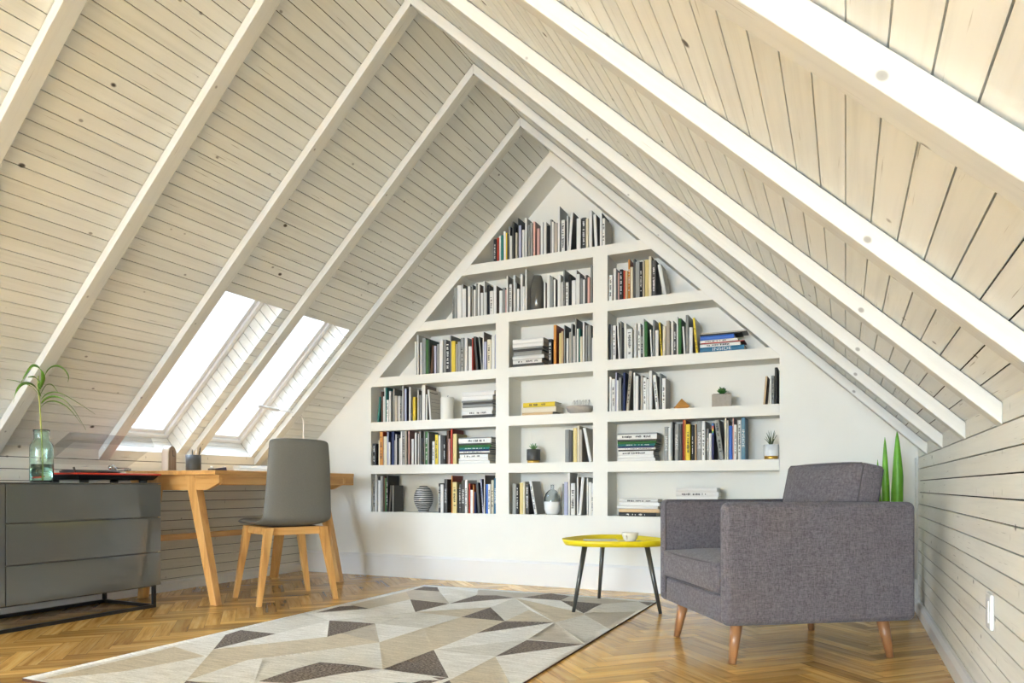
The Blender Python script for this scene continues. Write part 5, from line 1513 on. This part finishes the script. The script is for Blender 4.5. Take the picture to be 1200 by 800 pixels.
def make_book(th, h, dp, spine, cover, flag):
    """Upright book: spine faces -y at y=0, left edge at x=0, foot at z=0."""
    bm = NB(); t = min(.0022, th * .18)
    n = 6; r_ = min(.004, th * .22)
    # rounded spine profile (xy) extruded up, then the two boards
    arc = []
    for i in range(n + 1):
        u = i / n
        arc.append((u * th, r_ * (1 - math.sin(PI * u)) ))
    inner = [(x, y + t) for x, y in arc][::-1]
    inner = [(min(max(x, t), th - t), y) for x, y in inner]
    pts = arc + [(th, dp), (th - t, dp)] + inner[0:1] + inner[1:-1] + inner[-1:] + [(t, dp), (0, dp)]
    lo = [bm.verts.new((x, y, 0)) for x, y in pts]; hi = [bm.verts.new((x, y, h)) for x, y in pts]
    N = len(pts)
    for i in range(N):
        j = (i + 1) % N
        f = bm.faces.new((lo[i], lo[j], hi[j], hi[i])); f.material_index = 0 if i < n else 1
    # rims (top and foot) as quads between outer and inner outline
    outer_i = list(range(0, n + 1)); inner_i = [n + 3 + (n - i) for i in range(n + 1)]
    for ring in (lo, hi):
        for i in range(n):
            bm.faces.new((ring[outer_i[i]], ring[outer_i[i + 1]], ring[inner_i[i + 1]], ring[inner_i[i]]))
        bm.faces.new((ring[n], ring[n + 1], ring[n + 2], ring[n + 3])).material_index = 1
        bm.faces.new((ring[0], ring[2 * n + 3], ring[2 * n + 4], ring[2 * n + 5])).material_index = 1
    bmesh.ops.recalc_face_normals(bm, faces=bm.faces)
    me = bpy.data.meshes.new('book'); bm.to_mesh(me); bm.free()
    me.materials.append(bmat(spine)); me.materials.append(bmat(cover))
    o = bpy.data.objects.new('book', me); C.objects.link(o)
    bm = NB(); box(bm, t + .0002, th - t - .0002, r_ + t + .0005, dp - .003, .003, h - .003)
    me2 = bpy.data.meshes.new('pages'); bm.to_mesh(me2); bm.free(); me2.materials.append(PG)
    p = bpy.data.objects.new('pages', me2); C.objects.link(p); p.parent = o
    if flag in 'lIJk':
        lm_ = lettering(th, h, spine, flag, flag == 'k')
        s = bpy.data.objects.new('spine_title', lm_); C.objects.link(s); s.parent = o
        s.location = (th / 2, -.0004 , h / 2)
    return o

BAY = {'F': 'top shelf', 'E1': 'second shelf, long bay', 'E3': 'second shelf, short bay', 'D1': 'third shelf, left bay', 'D2': 'third shelf, middle bay', 'D3': 'third shelf, right bay',
       'A1': 'fourth shelf, left bay', 'A2': 'fourth shelf, middle bay', 'A3': 'fourth shelf, right bay', 'B1': 'fifth shelf, left bay', 'B2': 'fifth shelf, middle bay', 'B3': 'fifth shelf, right bay',
       'C1': 'bottom shelf, left bay', 'C2': 'bottom shelf, middle bay', 'C3L': 'bottom shelf beside the armchair', 'C3R': 'bottom shelf behind the armchair'}
ORD = ['', 'first', 'second', 'third', 'fourth', 'fifth', 'sixth', 'seventh', 'eighth', 'ninth', 'tenth', 'eleventh', 'twelfth', 'thirteenth', 'fourteenth', 'fifteenth', 'sixteenth', 'seventeenth', 'eighteenth', 'nineteenth', 'twentieth'] + \
      ['twenty-' + w for w in ('first', 'second', 'third', 'fourth', 'fifth', 'sixth', 'seventh', 'eighth', 'ninth')] + ['thirtieth'] + ['thirty-' + w for w in ('first', 'second', 'third', 'fourth', 'fifth', 'sixth', 'seventh', 'eighth', 'ninth')] + ['fortieth'] + ['forty-' + w for w in ('first', 'second', 'third', 'fourth', 'fifth', 'sixth', 'seventh', 'eighth', 'ninth')] + ['fiftieth']
ZS = dict(F=2.238, E=1.873, D=1.491, A=1.156, B=.832, C=.48)
rows = {}
for b in BOOKS: rows.setdefault(b[0], []).append(b)
for bay, rs in rows.items():
    cname = [WORD.get(r[6], r[6]) for r in rs]
    def look(r):
        return ('leaning ' if abs(r[8]) > 1 else '') + WORD.get(r[6], r[6])
    looks = [look(r) for r in rs]
    uniq = [looks.count(l) == 1 for l in looks]
    for i, r in enumerate(rs):
        _, x0, th, h, dp, sb, ck, fl, ang = r
        spine = jit(CW[ck], 6)
        cover = rb.choice(COVER.get(ck, [tuple(int(c * .72) for c in CW[ck])]))
        if abs(ang) > 1 and i + 1 == len(rs): cover = (196, 190, 176)
        if ck == 'white' and (i + 1 == len(rs)): cover = (200, 192, 178)
        o = make_book(th, h, dp, spine, cover, fl)
        z = ZS[bay[0]] + .0007
        a = R(ang); lift = th * math.sin(a) if a > 0 else 0
        o.location = (x0, .003 + sb, z + lift); o.rotation_euler = (0, a, 0)
        if bay == 'A1' and i + 1 == len(rs):
            rk = random.Random(3)
            bm = NB()
            for zf in (.90, .70, .58, .46, .36, .24):
                y0 = dp * rk.uniform(.06, .16); zz0 = h * zf
                for s_ in range(6):
                    y1 = y0 + dp * rk.uniform(.08, .15); z1 = zz0 + rk.uniform(-.003, .003); tk = .0055 if zf == .90 else .0016
                    bm.faces.new([bm.verts.new(p) for p in ((th + .0004, y0, zz0), (th + .0004, y1, z1), (th + .0004, y1, z1 + tk), (th + .0004, y0, zz0 + tk))])
                    y0, zz0 = y1, z1
            obj('cover_sketch', bm, 'ink', o)
        if ck == 'rainbow':
            for k, cc in enumerate(((70, 150, 210), (214, 66, 44), (232, 130, 40), (236, 208, 60), (70, 160, 80), (60, 90, 180))):
                bm = NB(); z1 = h - .006 - k * .011
                bm.faces.new([bm.verts.new(p) for p in ((th * .12, -.0004, z1 - .0105), (th * .88, -.0004, z1 - .0105), (th * .88, -.0004, z1), (th * .12, -.0004, z1))])
                obj('spine_stripe', bm, bmat(cc), o)
        size = 'thin ' if th < .0105 else 'thick ' if th > .027 else ''
        if uniq[i]:
            lab = '%s%s book on the %s' % (size if abs(ang) <= 1 else '', looks[i], BAY[bay])
        else:
            lab = None
            for off, wd in ((1, 'just left of'), (-1, 'just right of')):
                j = i + off
                if 0 <= j < len(rs) and uniq[j]:
                    lab = '%s book %s the %s book, %s' % (looks[i], wd, looks[j], BAY[bay]); break
            if lab is None:
                if i < len(rs) / 2 or bay in ('C1', 'C2') : lab = '%s%s book, %s from the left, %s' % (size, looks[i], ORD[i + 1], BAY[bay])
                else: lab = '%s%s book, %s from the right, %s' % (size, looks[i], ORD[len(rs) - i], BAY[bay])
        tag(o, lab, 'book', 'books standing on the ' + BAY[bay].replace(',', ''))
for (bay, k, n, x0, x1, z, t, ck, fl) in STACKED:
    spine = jit(CW[ck], 6); L_ = x1 - x0
    t2 = max(.006, t - .0006)
    o = make_book(t2, L_, rb.uniform(.13, .15), spine, rb.choice(COVER.get(ck, [tuple(int(c * .72) for c in CW[ck])])), 'J' if fl == 'I' else fl)
    # laid flat: height runs along +x, thickness runs down
    o.rotation_euler = (0, R(90), 0)
    o.location = (x0, .006 + rb.uniform(0, .006), z + .0006 + t2)
    pos = 'topmost' if k == 1 else 'lowest' if k == n else ORD[k] + ' from the top'
    tag(o, '%s flat-lying book, %s of the stack, %s' % (WORD.get(ck, ck), pos, BAY[bay]), 'book', 'books stacked flat on the ' + BAY[bay].replace(',', ''))

# books lying on the desk
for (cx, cy, w_, d_, z_, t_, rz, lab) in ((-1.79, -.905, .27, .17, 0, .020, 70, 'lower of the two white books lying on the desk'), (-1.81, -.865, .20, .15, .0206, .026, 62, 'upper of the two white books lying on the desk')):
    o = make_book(t_, w_, d_, (238, 236, 230), (228, 222, 214), '-')
    o.matrix_world = Matrix.Translation((cx, cy, DT + .0006 + z_)) @ Matrix.Rotation(R(rz), 4, 'Z') @ Matrix.Translation((-w_ / 2, -d_ / 2, t_)) @ Matrix.Rotation(R(90), 4, 'Y')
    tag(o, lab, 'book', 'books on the desk')
# ------------------------------------------------------------------ light
world = bpy.data.worlds.new('sky'); bpy.context.scene.world = world; world.use_nodes = True
bg = world.node_tree.nodes['Background']; bg.inputs[0].default_value = (.88, .97, 1.04, 1); bg.inputs[1].default_value = .9
def area(name, loc, target, sx, sy, power, color=(1, 1, 1)):
    d = bpy.data.lights.new(name, 'AREA'); d.shape = 'RECTANGLE'; d.size = sx; d.size_y = sy; d.energy = power; d.color = color
    o = bpy.data.objects.new(name, d); C.objects.link(o); o.location = loc
    o.rotation_euler = (Vector(target) - Vector(loc)).to_track_quat('-Z', 'Y').to_euler()
    return o
# daylight through the glazed rear gable
area('gable_daylight', (0, Y1 - .4, 1.5), (0, -2, 1.2), 2.8, 2.3, 410, (.79, .99, 1.28))
# daylight through the two skylights, plus fill through the unseen added rear ones
for k, (ya, yb) in enumerate(OPEN):
    for side in ((-1, 1) if k < 2 else (-1,)):
        p = slope_pt(side, NOP * PITCH / 2, (ya + yb) / 2, .40 if k < 2 else 1.25)
        q = slope_pt(side, NOP * PITCH / 2, (ya + yb) / 2, -1)
        area('skylight_and_fill_light', p, q, 1.2, .56, (640 if side > 0 else 230) if k < 2 else 28, (.82, .99, 1.24))

# ------------------------------------------------------------------ camera
cam = bpy.data.cameras.new('camera'); co = bpy.data.objects.new('camera', cam); C.objects.link(co)
co.location = (1.793, -4.453, .67); co.rotation_euler = (R(90), 0, R(25.04))
cam.sensor_width = 36; cam.lens = 836.4 / 1200 * 36; cam.shift_y = (570 - 400) / 1200; cam.clip_start = .02
bpy.context.scene.camera = co
vs = bpy.context.scene.view_settings
bpy.context.scene.display_settings.display_device = 'sRGB'
vs.view_transform = 'Standard'; vs.look = 'None'; vs.gamma = 1; vs.use_curve_mapping = False; vs.exposure = 0.88
